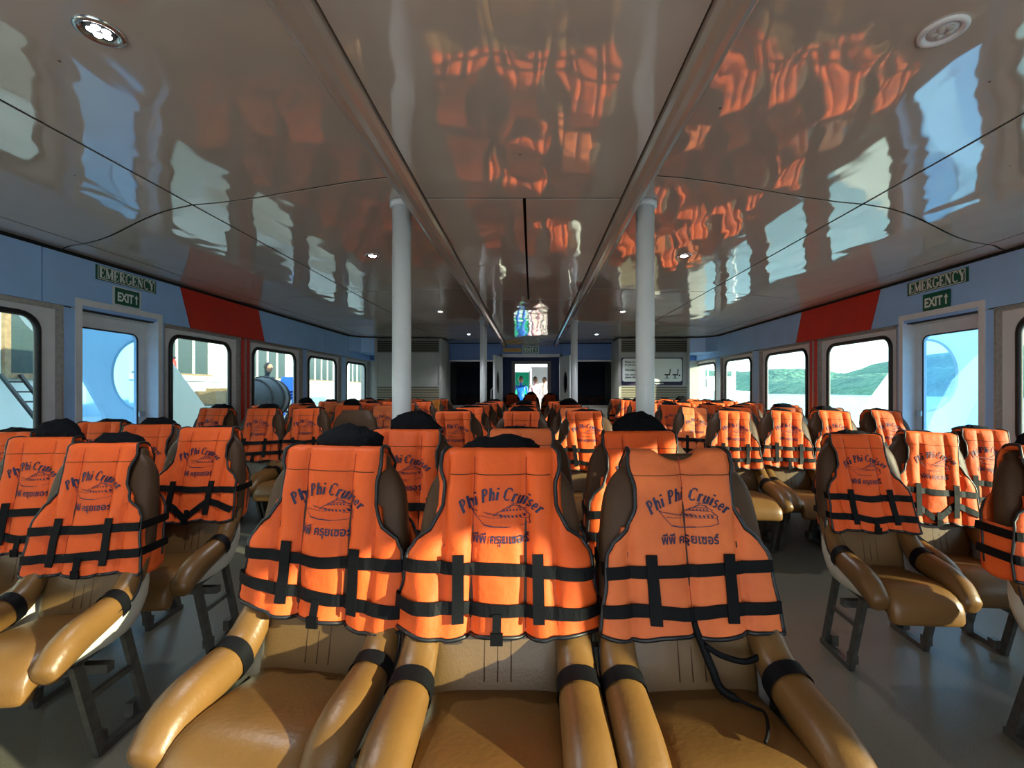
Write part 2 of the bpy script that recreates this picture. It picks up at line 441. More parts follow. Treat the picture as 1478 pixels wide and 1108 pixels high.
def side_wall(side, X, wins, door, redpost, redtop, redbot, seams, wname):
    sgn = 1 if X > 0 else -1
    word = 'sea' if sgn > 0 else 'pier'
    W = sempty(wname, 'light blue wall panels with a red slanted stripe on the %s side' % word)
    # outer skin behind everything: above and below the openings
    MB().box((X+sgn*0.08, Y0, ZW-0.02), (X+sgn*0.16, 10.9, ZC+0.1)).build('outer_skin', M_skinw, W)
    dy0, dy1 = door
    MB().box((X+sgn*0.08, Y0, -0.05), (X+sgn*0.16, dy0+0.05, 0.64)).build('outer_skin', M_skinw, W)
    MB().box((X+sgn*0.08, dy1-0.05, -0.05), (X+sgn*0.16, 10.9, 0.64)).build('outer_skin', M_skinw, W)
    # fascia
    def fasc(pa, pb, m):   # pa,pb = (y_top, y_bottom)
        g = 0.004
        quad_panel(W, X, [(pa[0]+g, ZC-0.025), (pb[0]-g, ZC-0.025), (pb[1]-g, ZW+0.004), (pa[1]+g, ZW+0.004)], m, 0.08, 'fascia_panel')
    cuts = [(Y0, Y0)] + [(s_, s_) for s_ in seams if s_ < redtop[0]] + [(redtop[0], redbot[0]), (redtop[1], redbot[1])] + [(s_, s_) for s_ in seams if s_ > redtop[1]] + [(10.9, 10.9)]
    for a, b in zip(cuts[:-1], cuts[1:]):
        fasc(a, b, M_red if abs(a[0]-redtop[0]) < 1e-6 else M_blue)
    MB().box((X+sgn*0.02, Y0, ZC-0.03), (X+sgn*0.08, 10.9, ZC+0.02)).build('shadow_gap', M_dark, W)
    MB().box((X+sgn*0.03, Y0, ZW-0.006), (X+sgn*0.08, 10.9, ZW+0.01)).build('shadow_gap', M_dark, W)
    # posts between windows
    edges = []
    spans = sorted([(a-0.15, b+0.15) for a, b in wins] + [(dy0, dy1)])
    prev = Y0
    for a, b in spans + [(10.9, 11)]:
        if a - prev > 0.02:
            if abs((a+prev)/2 - (redpost[0]+redpost[1])/2) < 0.35:
                MB().box((X, prev, 0), (X+sgn*0.1, a, ZW-0.008)).build('post', M_red, W)
                mid = (a+prev)/2
                MB().box((X-sgn*0.01, mid-0.012, 0), (X, mid+0.012, ZW)).build('metal_strip', M_alu, W)
            else:
                MB().box((X, prev, 0), (X+sgn*0.1, a, ZW-0.008)).build('post', M_blue, W)
        prev = b
    # lower wall under windows
    for a, b in spans:
        if (a, b) == (dy0, dy1): continue
        MB().box((X+sgn*0.01, a, 0), (X+sgn*0.08, b, 0.66)).build('lower_panel', M_white, W)
    for a, b in wins:
        nm = {'sea': 'rounded window facing the sea', 'pier': 'rounded window facing the pier'}[word]
        dist = sorted(wins).index((a, b))
        lab = '%s, %s' % (nm, ('behind the viewer', 'behind the viewer', 'behind the viewer', 'nearest in view before the emergency door', 'just past the emergency door', 'just past the red post',
                               'second past the red post', 'last before the cabinets')[dist])
        window(side, X, a, b, label=lab, oy0=a-0.15, oy1=b+0.15)
    return W

winsR = [(-1.55, -0.55), (-0.2, 0.85), (1.15, 2.2), (2.42, 3.46), (4.72, 5.70), (6.16, 7.20), (7.72, 8.72), (9.22, 10.22)]
winsL = [(-1.55, -0.55), (-0.2, 0.85), (1.15, 2.2), (2.32, 3.36), (4.62, 5.50), (5.98, 7.02), (7.46, 8.48), (8.98, 9.98)]
doorR = (3.68, 4.54); doorL = (3.60, 4.44)
side_wall('R', XR, winsR, doorR, (5.78, 6.07), (4.79, 6.19), (4.93, 6.33), [0.6, 3.2, 8.14], 'wall_right')
side_wall('L', XL, winsL, doorL, (5.64, 5.93), (4.68, 6.02), (4.82, 6.16), [0.6, 3.36, 7.95], 'wall_left')

def emergency_door(name, X, y0, y1, label):
    sgn = 1 if X > 0 else -1
    root = sempty(name, label)
    zt = 1.93
    mb = MB()
    mb.box((X-sgn*0.012, y0, 0), (X+sgn*0.16, y0+0.05, zt)); mb.box((X-sgn*0.012, y1-0.05, 0), (X+sgn*0.16, y1, zt))
    mb.box((X-sgn*0.012, y0+0.05, zt-0.05), (X+sgn*0.16, y1-0.05, zt))
    mb.build('door_frame', M_white, root)
    lf = MB(); gy0, gy1, gz0, gz1 = y0+0.13, y1-0.13, 0.55, 1.72
    frame_plate(lf, X+sgn*0.12, sgn*0.035, (y0+0.05, y1-0.05, 0.02, zt-0.07), rrect(gy0, gy1, gz0, gz1, 0.06))
    leaf = lf.build('door_leaf', M_white, root)
    MB().prism(rrect(gy0-0.01, gy1+0.01, gz0-0.01, gz1+0.01, 0.06), 'x', X+sgn*0.132, X+sgn*0.138).build('pane', M_pblue, leaf)
    MB().ring([(X+sgn*0.12, *p) for p in rrect(gy0, gy1, gz0, gz1, 0.06)], 0.007, 6).build('gasket', M_rub, leaf)
    MB().box((X+sgn*0.10, y1-0.13, 0.95), (X+sgn*0.12, y1-0.07, 1.0)).build('door_handle', M_alu, leaf)
    MB().box((X+sgn*0.1, y0+0.05, zt-0.09), (X+sgn*0.12, y1-0.05, zt-0.05)).build('shadow_gap', M_dark, root)
    return root
emergency_door('door_1', XR, *doorR, 'white emergency door with a blue-tinted window on the sea side')
emergency_door('door_2', XL, *doorL, 'white emergency door with a blue-tinted window on the pier side')

# ------------------------------------------------------------------ stroke lettering
def arc(cx, cy, rx, ry, a0, a1, n=10):
    return [(cx+rx*math.cos(R(a0+(a1-a0)*k/n)), cy+ry*math.sin(R(a0+(a1-a0)*k/n))) for k in range(n+1)]
TK, TN, SF = 0.17, 0.06, 0.055     # thick, thin and serif stroke widths
def sf(x, y, h=0.13): return ([(x-h, y), (x+h, y)], SF)
GL = {
 'P': (0.68, [([(0.2,0),(0.2,1)], TK), ([(0.2,0.97)] + arc(0.34,0.74,0.25,0.23,90,-90) + [(0.2,0.51)], 0.09), (arc(0.40,0.74,0.17,0.15,50,-50), TK*0.8), sf(0.2,0.03), ([(0.06,0.97),(0.3,0.97)], SF)]),
 'h': (0.62, [([(0.16,0),(0.16,1.0)], TK), ([(0.16,0.45)] + arc(0.36,0.42,0.14,0.2,150,0) + [(0.5,0)], 0.12), sf(0.16,0.03,0.11), sf(0.5,0.03,0.1), ([(0.05,0.97),(0.16,0.97)], SF)]),
 'i': (0.34, [([(0.17,0),(0.17,0.62)], TK), sf(0.17,0.03,0.11), ([(0.06,0.6),(0.17,0.6)], SF), ([(0.17,0.82),(0.17,0.96)], TK)]),
 'C': (0.80, [(arc(0.44,0.5,0.36,0.48,50,310,16), 0.08), (arc(0.16,0.5,0.03,0.32,110,250,6), TK*0.9), ([(0.70,0.95),(0.70,0.72)], SF)]),
 'r': (0.46, [([(0.16,0),(0.16,0.62)], TK), (arc(0.32,0.44,0.15,0.16,170,50), 0.09), ([(0.38,0.56),(0.43,0.52)], 0.12), sf(0.16,0.03,0.11), ([(0.05,0.6),(0.16,0.6)], SF)]),
 'u': (0.60, [([(0.14,0.62),(0.14,0.2)] + arc(0.28,0.2,0.14,0.17,180,300), 0.12), ([(0.46,0),(0.46,0.62)], TK), ([(0.03,0.6),(0.14,0.6)], SF), ([(0.36,0.6),(0.46,0.6)], SF), sf(0.5,0.03,0.07)]),
 's': (0.46, [(arc(0.23,0.47,0.14,0.14,40,250,8) + arc(0.23,0.17,0.15,0.15,70,-140,8), 0.10)]),
 'e': (0.52, [([(0.1,0.33),(0.42,0.33)] + arc(0.26,0.32,0.17,0.28,10,320,14), 0.085), (arc(0.13,0.3,0.02,0.2,110,250,5), TK*0.7)]),
 'E': (0.70, [([(0.2,0),(0.2,1)], TK), ([(0.05,0.97),(0.62,0.97)], SF), ([(0.05,0.03),(0.64,0.03)], SF), ([(0.2,0.5),(0.46,0.5)], SF), ([(0.61,1),(0.61,0.76)], SF), ([(0.63,0),(0.63,0.26)], SF), ([(0.46,0.62),(0.46,0.38)], SF)]),
 'M': (0.98, [([(0.16,0),(0.16,1)], SF), ([(0.16,1),(0.49,0.05)], TK*0.9), ([(0.49,0.05),(0.8,1)], SF), ([(0.82,0),(0.82,1)], TK), sf(0.16,0.03), sf(0.82,0.03), ([(0.02,0.97),(0.2,0.97)], SF), ([(0.78,0.97),(0.96,0.97)], SF)]),
 'R': (0.78, [([(0.2,0),(0.2,1)], TK), ([(0.2,0.97)] + arc(0.34,0.75,0.25,0.22,90,-90) + [(0.2,0.53)], 0.08), (arc(0.42,0.75,0.15,0.14,50,-50), TK*0.8), ([(0.34,0.52),(0.66,0.03)], TK), sf(0.2,0.03), ([(0.6,0.03),(0.77,0.03)], SF), ([(0.06,0.97),(0.3,0.97)], SF)]),
 'G': (0.84, [(arc(0.44,0.5,0.36,0.48,50,310,16), 0.08), (arc(0.16,0.5,0.03,0.32,110,250,6), TK*0.9), ([(0.70,0.95),(0.70,0.72)], SF), ([(0.68,0.08),(0.68,0.42)], TK), ([(0.54,0.42),(0.82,0.42)], SF)]),
 'N': (0.84, [([(0.16,0),(0.16,1)], SF), ([(0.16,1),(0.68,0.02)], TK), ([(0.68,0),(0.68,1)], SF), sf(0.16,0.03), sf(0.68,0.97), ([(0.02,0.97),(0.22,0.97)], SF)]),
 'Y': (0.78, [([(0.1,1),(0.4,0.45)], TK), ([(0.7,1),(0.4,0.45)], SF), ([(0.4,0.5),(0.4,0)], TK), sf(0.4,0.03), sf(0.12,0.97), sf(0.68,0.97,0.1)]),
 ' ': (0.30, []),
}
def stroke_quads(pts, wd):
    # split polyline to small quads
    out = []; P = [Vector(p) for p in pts]; res = [P[0]]
    for a, b in zip(P[:-1], P[1:]):
        n = max(1, int((b-a).length/0.25)); res += [a+(b-a)*(k/n) for k in range(1, n+1)]
    L = []
    for i, p in enumerate(res):
        t = res[min(i+1, len(res)-1)]-res[max(i-1, 0)]
        t = t.normalized() if t.length > 1e-9 else Vector((1, 0))
        nn = Vector((-t.y, t.x))*wd/2
        L.append((p+nn, p-nn))
    return L
def text_strokes(txt, h, ital=0.0, sx=1.0, bold=1.0, track=0.0, arcR=None):
    # returns list of strips of 2D points; centred on x=0
    total = sum(GL[c][0]*sx+track for c in txt)*h; x = -total/2; strips = []
    for c in txt:
        adv, sts = GL[c]; wv = adv*sx*h
        for pts, wd in sts:
            L = stroke_quads(pts, wd*bold)
            S2 = []
            for a, b in L:
                pr = []
                for q in (a, b):
                    lx, ly = q.x*sx*h + q.y*ital*h, q.y*h
                    if arcR:
                        ang = (x+wv/2)/arcR
                        ox, oy = lx-wv/2, ly
                        px = math.sin(ang)*(arcR) + ox*math.cos(ang)+oy*math.sin(ang)
                        py = math.cos(ang)*arcR-arcR - ox*math.sin(ang)+oy*math.cos(ang)
                        pr.append((px, py))
                    else: pr.append((x+lx, ly))
                S2.append(pr)
            strips.append(S2)
        x += wv+track*h
    return strips
def add_strips(mb, strips, mapf):
    for s_ in strips:
        mb.grid([[mapf(*a), mapf(*b)] for a, b in s_], smooth=True)

def font_tris(txt, size, align='CENTER', bold=0.0, shear=0.0):
    cu = bpy.data.curves.new('lettering', 'FONT'); cu.body = txt; cu.size = size; cu.align_x = align; cu.offset = bold; cu.shear = shear
    cu.resolution_u = 3
    o = bpy.data.objects.new('lettering', cu); COL.objects.link(o)
    dg = bpy.context.evaluated_depsgraph_get(); dg.update()
    me = bpy.data.meshes.new_from_object(o.evaluated_get(dg))
    vs = [(v.co.x, v.co.y) for v in me.vertices]; fs = [tuple(p.vertices) for p in me.polygons]
    bpy.data.objects.remove(o); bpy.data.curves.remove(cu); bpy.data.meshes.remove(me)
    return vs, fs

# ------------------------------------------------------------------ signs over the emergency doors
def plate(mb, X, sgn, y0, y1, z0, z1, t): mb.box((X-sgn*t, y0, z0), (X, y1, z1)); return mb
def wall_signs(X, ye, yx, ze, zx, border, where):
    sgn = 1 if X > 0 else -1
    # mirrored so the lettering reads from inside: on the right wall text runs towards -y, on the left towards +y
    d = -1 if sgn > 0 else 1
    r = empty('emergency_sign', 'green EMERGENCY sign with white serif letters above the %s door' % where, 'sign', (X, (ye[0]+ye[1])/2, ze[0]))
    loc = r.location.copy()
    def loc_map(off):
        return lambda u, v: Vector((X-sgn*off, (ye[0]+ye[1])/2 + d*u, v)) - loc
    mb = MB(); plate(mb, 0, sgn, ye[0]-loc.y, ye[1]-loc.y, 0, ze[1]-ze[0], 0.006); mb.build('board', M_green, r)
    mb = MB(); hh = (ze[1]-ze[0])
    f = loc_map(0.008)
    for a, b in (((-0.28, ze[0]+0.008), (0.28, ze[0]+0.008)), ((-0.28, ze[1]-0.008), (0.28, ze[1]-0.008)), ((-0.285, ze[0]+0.008), (-0.285, ze[1]-0.008)), ((0.285, ze[0]+0.008), (0.285, ze[1]-0.008))):
        add_strips(mb, [[(p.to_tuple(), q.to_tuple()) for p, q in stroke_quads([a, b], 0.006)]], f)
    mb.build('border_line', M_sgn, r)
    mb = MB(); add_strips(mb, text_strokes('EMERGENCY', hh*0.72, sx=0.90, bold=1.45, track=0.0), lambda u, v: f(u, v+ze[0]+hh*0.16)); mb.build('lettering', M_sgn, r)
    r2 = empty('exit_sign', 'small green EXIT sign with an arrow over the %s door' % where, 'sign', (X, (yx[0]+yx[1])/2, zx[0]))
    loc2 = r2.location.copy(); cy = loc2.y
    f2 = lambda off: (lambda u, v: Vector((X-sgn*off, cy+d*u, v)) - loc2)
    wd = yx[1]-yx[0]; h2 = zx[1]-zx[0]
    if border:
        mb = MB(); plate(mb, 0, sgn, -wd/2, wd/2, 0, h2, 0.006); mb.build('holder', M_white, r2); k = 0.86
    else: k = 1.0
    mb = MB(); mb.box((-sgn*0.006, -wd/2*k, h2*(1-k)/2), (-sgn*0.011, wd/2*k, h2*(1+k)/2)); mb.build('board', M_green, r2)
    vs, fs = font_tris('EXIT', h2*0.74*k, bold=0.004)
    xs = [a for a, b in vs]; sc = (wd*k*0.66)/(max(xs)-min(xs)); g = f2(0.0125)
    mb = MB(); zb = zx[0]+h2*0.5-h2*0.28*k
    mb.add([g(a*sc-wd*k*0.10, b+zb) for a, b in vs], fs)
    ar = [(-0.12,-0.5),(0.12,-0.5),(0.12,0.1),(0.32,0.1),(0,0.5),(-0.32,0.1),(-0.12,0.1)]
    mb.add([g(wd*k*0.36+a*h2*0.42*k, (b)*h2*0.62*k+zx[0]+h2*0.5) for a, b in ar], [tuple(range(7))])
    mb.build('lettering', M_sgn, r2)
wall_signs(XR, (3.82, 4.44), (3.98, 4.26), (2.11, 2.235), (1.93, 2.085), False, 'sea-side')
wall_signs(XL, (3.77, 4.37), (3.92, 4.20), (2.12, 2.24), (1.935, 2.10), True, 'pier-side')

# unseen wall added behind the viewer to cut stern fill light, open mid-span
mbk = MB(); mbk.box((XL-0.16, Y0-0.1, 0), (-1.7, Y0, ZC+0.1)); mbk.box((1.5, Y0-0.1, 0), (XR+0.16, Y0, ZC+0.1)); mbk.box((-1.7, Y0-0.1, 2.0), (1.5, Y0, ZC+0.1))
struct('wall_fill_block', mbk, M_navy, 'added blue wall with a wide opening behind the viewer, cutting fill light')

# ------------------------------------------------------------------ forward bulkhead
bh = sempty('wall_front', 'dark blue forward bulkhead with dark glass panels and a double doorway')
def bbox(x0, x1, z0, z1, m, nm, y=10.15, t=0.1, par=bh): return MB().box((x0, y, z0), (x1, y+t, z1)).build(nm, m, par)
bbox(XL-0.2, -0.72, 1.86, ZC+0.05, M_navy, 'panel'); bbox(-0.715, 0.66, 2.0, ZC+0.05, M_navy, 'panel'); bbox(0.665, XR+0.2, 1.86, ZC+0.05, M_navy, 'panel')
for x0, x1 in ((XL-0.2, -1.83), (1.77, XR+0.2)): bbox(x0, x1, 0, 1.85, M_grey, 'panel')
for x0, x1 in ((-1.82, -0.72), (0.67, 1.76)):
    bbox(x0, x1, 0, 0.85, M_grey, 'panel')
    MB().prism([(p[0], p[1]) for p in rrect(x0+0.02, x1-0.02, 0.88, 1.83, 0.1)], 'y', 10.15, 10.17).build('dark_glass_panel', M_dglass, bh)
    bbox(x0, x1, 0.85, 1.86, M_dark, 'panel', 10.18, 0.05)
    MB().box((x0, 10.12, 1.84), (x1, 10.15, 1.865)).build('metal_strip', M_alu, bh)
    MB().box((x0, 10.12, 0.84), (x1, 10.15, 0.865)).build('metal_strip', M_alu, bh)
mb = MB()
mb.box((-0.72, 10.12, 0), (-0.66, 10.25, 2.0)); mb.box((0.61, 10.12, 0), (0.67, 10.25, 2.0)); mb.box((-0.72, 10.12, 1.94), (0.67, 10.25, 2.0))
mb.build('door_frame', M_white, bh)
MB().box((XL-0.1, 10.13, ZC-0.05), (XR+0.1, 10.15, ZC-0.03)).build('shadow_gap', M_dark, bh)

def door_leaf(name, hx, ang, sgn, label):
    root = empty(name, label, 'door', (hx, 10.08, 0), ang, kind='structure')
    wl = 0.62
    mb = MB(); inner = [(sgn*(0.34+0.13*math.cos(R(a))), 1.37+0.24*math.sin(R(a))) for a in range(0, 360, 15)]
    # plate with an oval hole in x-z plane
    po = []; cx, cz = sgn*0.34, 1.0
    n = len(inner); rows = []
    rect = (0 if sgn > 0 else -wl, wl if sgn > 0 else 0, 0.03, 1.93)
    for (x, z) in inner:
        dx, dz = x-sgn*0.34, z-1.37
        k = min(((rect[1]-sgn*0.34)/dx if dx > 1e-6 else (rect[0]-sgn*0.34)/dx if dx < -1e-6 else 1e9), ((rect[3]-1.37)/dz if dz > 1e-6 else (rect[2]-1.37)/dz if dz < -1e-6 else 1e9))
        po.append((sgn*0.34+dx*k, 1.37+dz*k))
    for c in ((rect[0],rect[2]),(rect[0],rect[3]),(rect[1],rect[2]),(rect[1],rect[3])):
        j = min(range(n), key=lambda i: (po[i][0]-c[0])**2+(po[i][1]-c[1])**2); po[j] = c
    rows = [[(p[0], y, p[1]) for p in q] for q, y in ((po, 0), (inner, 0), (inner, 0.04), (po, 0.04))]
    rows.append(rows[0]); mb.grid(rows, closed=True, smooth=False); mb.build('leaf', M_white, root)
    MB().add([(p[0], 0.02, p[1]) for p in inner], [tuple(range(n))]).build('pane', M_dglass, root)
    MB().ring([(p[0], 0.0, p[1]) for p in inner], 0.012).build('porthole_ring', M_rub, root)
    MB().tube([(sgn*0.56, -0.01, 0.95), (sgn*0.56, -0.06, 1.0), (sgn*0.56, -0.06, 1.2), (sgn*0.56, -0.01, 1.25)], 0.012).build('door_handle', M_alu, root)
door_leaf('door_3', -0.70, R(-100), 1, 'open white door leaf with oval porthole, pier side of the far doorway')
door_leaf('door_4', 0.645, R(106), -1, 'open white door leaf with oval porthole, sea side of the far doorway')

def bulk_sign():
    r = empty('exit_sign', 'green EXIT sign with an arrow over the far doorway', 'sign', (-0.03, 10.11, 2.02))
    MB().box((-0.18, 0, 0), (0.18, 0.02, 0.15)).build('holder', M_sgn, r)
    MB().box((-0.165, -0.004, 0.012), (0.165, 0.0, 0.138)).build('board', M_green, r)
    vs, fs = font_tris('EXIT', 0.12, bold=0.003); xs = [a for a, b in vs]; sc = 0.21/(max(xs)-min(xs))
    mb = MB(); mb.add([(a*sc-0.035, -0.006, b+0.032) for a, b in vs], fs)
    ar = [(-0.12,-0.5),(0.12,-0.5),(0.12,0.1),(0.32,0.1),(0,0.5),(-0.32,0.1),(-0.12,0.1)]
    mb.add([(0.115+a*0.07, -0.006, 0.075+b*0.09) for a, b in ar], [tuple(range(7))]); mb.build('lettering', M_sgn, r)
    r = empty('warning_sign', 'narrow yellow sign beside the EXIT sign over the far doorway', 'sign', (-0.44, 10.12, 2.045))
    MB().box((-0.2, 0, 0), (0.2, 0.02, 0.085)).build('board', M_yel, r)
    MB().box((-0.17, -0.003, 0.035), (0.17, 0.0, 0.05)).build('printed_line', M_red, r)
bulk_sign()

# cabin beyond the doorway
nx = sempty('wall_far', 'blue walls and inner door frame of the next cabin beyond the doorway')
for x0, x1 in ((-2.6, -0.6), (0.55, 2.6)):
    MB().box((x0, 13.4, 0), (x1, 13.5, ZC)).build('panel', M_navy, nx)
MB().box((-0.6, 13.4, 2.0), (0.55, 13.5, ZC)).build('panel', M_navy, nx)
mb = MB(); mb.box((-0.6, 13.36, 0), (-0.5, 13.5, 2.05)); mb.box((0.45, 13.36, 0), (0.55, 13.5, 2.05)); mb.box((-0.5, 13.36, 1.97), (0.45, 13.5, 2.05)); mb.build('door_frame', M_white, nx)
for x in (-2.65, 2.6): MB().box((x, 10.25, 0), (x+0.05, 13.4, ZC)).build('panel', M_navy, nx)
MB().box((-2.6, 10.25, ZC-0.02), (2.6, 14.6, ZC)).build('ceiling_panel', M_ceil, nx)

# ------------------------------------------------------------------ cabinets
def cabinet(x0, x1, label, sign):
    r = empty('air_conditioning_cabinet', label, 'cabinet', ((x0+x1)/2, 9.7, 0))
    h = (x1-x0)/2
    def B(a, b): 
        return MB().box(a, b)
    mb = MB(); mb.box((-h, -0.38, 0), (h, 0.44, ZC-0.03)); mb.build('body', M_grey, r)
    mb = MB()
    for x in (-h, h-0.05): mb.box((x, -0.42, 0), (x+0.05, -0.38, ZC-0.03))
    mb.box((-h+0.05, -0.42, 1.93), (h-0.05, -0.38, 1.97)); mb.box((-h+0.05, -0.42, 1.27), (h-0.05, -0.38, 1.31)); mb.box((-0.03, -0.42, 1.97), (0.03, -0.38, ZC-0.03))
    mb.build('frame', M_grey, r)
    MB().box((-h+0.05, -0.385, 1.97), (h-0.05, -0.38, ZC-0.05)).build('grille_backing', M_dark, r)
    MB().box((-h+0.05, -0.385, 0.3), (h-0.05, -0.38, 1.27)).build('grille_backing', M_dark, r)
    MB().box((-h+0.05, -0.40, 1.31), (h-0.05, -0.38, 1.93)).build('door_panel', M_grey, r)
    s1 = MB().box((-h+0.05, -0.42, 0), (-0.03, -0.40, 0.012)).mesh('slat', M_slat)
    s2 = MB().box((0.03, -0.42, 0), (h-0.05, -0.40, 0.012)).mesh('slat', M_slat)
    for k in range(6):
        for me in (s1, s2):
            o = bpy.data.objects.new('slat', me); COL.objects.link(o); o.parent = r; o.location = (0, 0, 1.99+k*0.042)
    s3 = MB().box((-h+0.05, -0.415, 0), (h-0.05, -0.40, 0.022)).mesh('slat', M_slat)
    for k in range(28):
        o = bpy.data.objects.new('slat', s3); COL.objects.link(o); o.parent = r; o.location = (0, 0, 0.31+k*0.034)
    return r
cabinet(-3.2, -1.84, 'grey louvred air conditioning cabinet at the far end, pier side', False)
cabinet(1.76, 3.2, 'grey louvred air conditioning cabinet at the far end behind the notice', True)
def notice():
    r = empty('notice_board', 'white notice with dark blue border and seat pictogram on the cabinet', 'sign', (2.43, 9.27, 1.3))
    MB().prism(rrect(-0.62, 0.62, 0.0, 0.56, 0.03), 'y', -0.015, 0.005).build('border', M_ink, r)
    MB().prism(rrect(-0.60, 0.60, 0.075, 0.54, 0.04), 'y', -0.02, -0.015).build('board', M_sgn, r)
    mb = MB()
    for txt, x, z in (('Please do not use chair', -0.55, 0.455), ('to put your leg on', -0.55, 0.40), ('One seat per 1 person', -0.55, 0.295), ('Any more question', -0.55, 0.20), ('please dial number', -0.55, 0.145)):
        vs, fs = font_tris(txt, 0.052, 'LEFT', 0.0015); mb.add([(a+x, -0.022, b+z) for a, b in vs], fs)
    mb.build('lettering', M_ink, r)
    vs, fs = font_tris('Please          cooperation', 0.045, 'CENTER', 0.001)
    MB().add([(a, -0.017, b+0.025) for a, b in vs], fs).build('lettering', M_sgn, r)
    mb = MB()
    for cx in (0.30, 0.46):
        mb.box((cx-0.05, -0.024, 0.20), (cx+0.05, -0.02, 0.225)); mb.bar((cx+0.05, -0.022, 0.2), (cx+0.065, -0.022, 0.33), 0.018, 0.004)
        mb.box((cx-0.01, -0.024, 0.15), (cx+0.01, -0.02, 0.20)); mb.box((cx-0.05, -0.024, 0.14), (cx+0.05, -0.02, 0.15))
    mb.add([(0.55+0.018*math.cos(R(a)), -0.023, 0.20+0.018*math.sin(R(a))) for a in range(0, 360, 30)], [tuple(range(12))])
    mb.build('pictogram', M_dark, r)
notice()
for sgn, X in ((-1, XL), (1, XR)):
    mb = MB()
    pts = [(X, 9.0), (X-sgn*0.15, 9.22), (X-sgn*0.45, 9.32), (X-sgn*0.45, 10.1), (X, 10.1)]
    mb.prism(pts, 'z', 1.97, ZC-0.02)
    struct('trim_%d' % (3 if sgn < 0 else 4), mb, M_blue, 'curved blue soffit at the far corner on the %s side' % ('pier' if sgn < 0 else 'sea'))

# ------------------------------------------------------------------ poles, lights
for x in (-0.75, 0.65):
    for y, wh in ((2.63, 'nearer'), (7.06, 'farther')):
        r = empty('support_pole', '%s white support pole beside the %s ceiling trim' % (wh, 'pier-side' if x < 0 else 'sea-side'), 'pole', (x, y, 0))
        MB().tube([(0, 0, 0.0), (0, 0, ZC)], 0.053, 24).build('pole', M_pole, r)
        MB().tube([(0, 0, ZC-0.03), (0, 0, ZC-0.002)], 0.066, 24).build('collar', M_pole, r)
        MB().tube([(0, 0, 0.0), (0, 0, 0.02)], 0.08, 24).build('base_flange', M_pole, r)

def downlight(x, y, lit, label):
    r = empty('recessed_light', label, 'ceiling light', (x, y, ZC))
    mb = MB(); rows = []
    for rr, z in ((0.062, 0.001), (0.062, -0.006), (0.052, -0.010), (0.044, -0.006), (0.040, 0.0), (0.034, -0.001)):
        rows.append([(rr*math.cos(2*math.pi*k/24), rr*math.sin(2*math.pi*k/24), z) for k in range(24)])
    mb.grid(rows, closed=True); mb.build('trim_ring', M_chrome if lit else M_white, r)
    MB().tube([(0, 0, -0.001), (0, 0, -0.003)], 0.038, 20).build('reflector', M_dark if lit else M_white, r)
    me = None
    for k in range(5):
        a = 2*math.pi*k/5
        if me is None:
            mb = MB(); rows = []
            for q in range(4):
                t = R(q*28); rows.append([(0.011*math.cos(t)*math.cos(2*math.pi*j/10), 0.011*math.cos(t)*math.sin(2*math.pi*j/10), -0.003-0.007*math.sin(t)) for j in range(10)])
            mb.grid(rows, closed=True, cap=True); me = mb.mesh('bulb', M_led if lit else M_ledoff)
        o = bpy.data.objects.new('bulb', me); COL.objects.link(o); o.parent = r; o.location = (0.02*math.cos(a), 0.02*math.sin(a), 0)
    if lit:
        l = bpy.data.lights.new('downlight_lamp', 'SPOT'); l.energy = 24; l.spot_size = R(120); l.spot_blend = 0.6; l.shadow_soft_size = 0.03; l.color = (0.9, 0.95, 1.0)
        lo = bpy.data.objects.new('downlight_lamp', l); COL.objects.link(lo); lo.parent = r; lo.location = (0, 0, -0.03)
names = ('nearest', 'second', 'third', 'farthest')
for k, (xl, xr, y) in enumerate(((-1.30, 1.235, 1.375), (-1.28, 1.22, 3.67), (-1.26, 1.24, 6.27), (-1.22, 1.24, 8.8))):
    downlight(xl, y, True, '%s recessed ceiling light on the pier side, five lit bulbs' % names[k])
    downlight(xr, y, k > 0, '%s recessed ceiling light on the sea side, %s' % (names[k], 'unlit, in a white ring' if k == 0 else 'bulbs lit'))
# small ceiling screws
scr = MB()
for x, y in ((-0.95, 1.05), (-0.72, 1.72), (-1.55, 1.5), (0.95, 1.1), (0.72, 1.75), (1.6, 1.6), (2.3, 2.2), (-2.3, 2.3), (-0.05, 1.9), (1.75, 2.9), (0.05, 0.95), (-1.7, 0.95)):
    z = ZM if abs(x) < 0.5 else ZC
    scr.add([(x+0.005*math.cos(R(a)), y+0.005*math.sin(R(a)), z-0.001) for a in range(0, 360, 60)], [tuple(range(6))])
o = scr.build('screw', M_dark, ceil); o['kind'] = 'stuff'

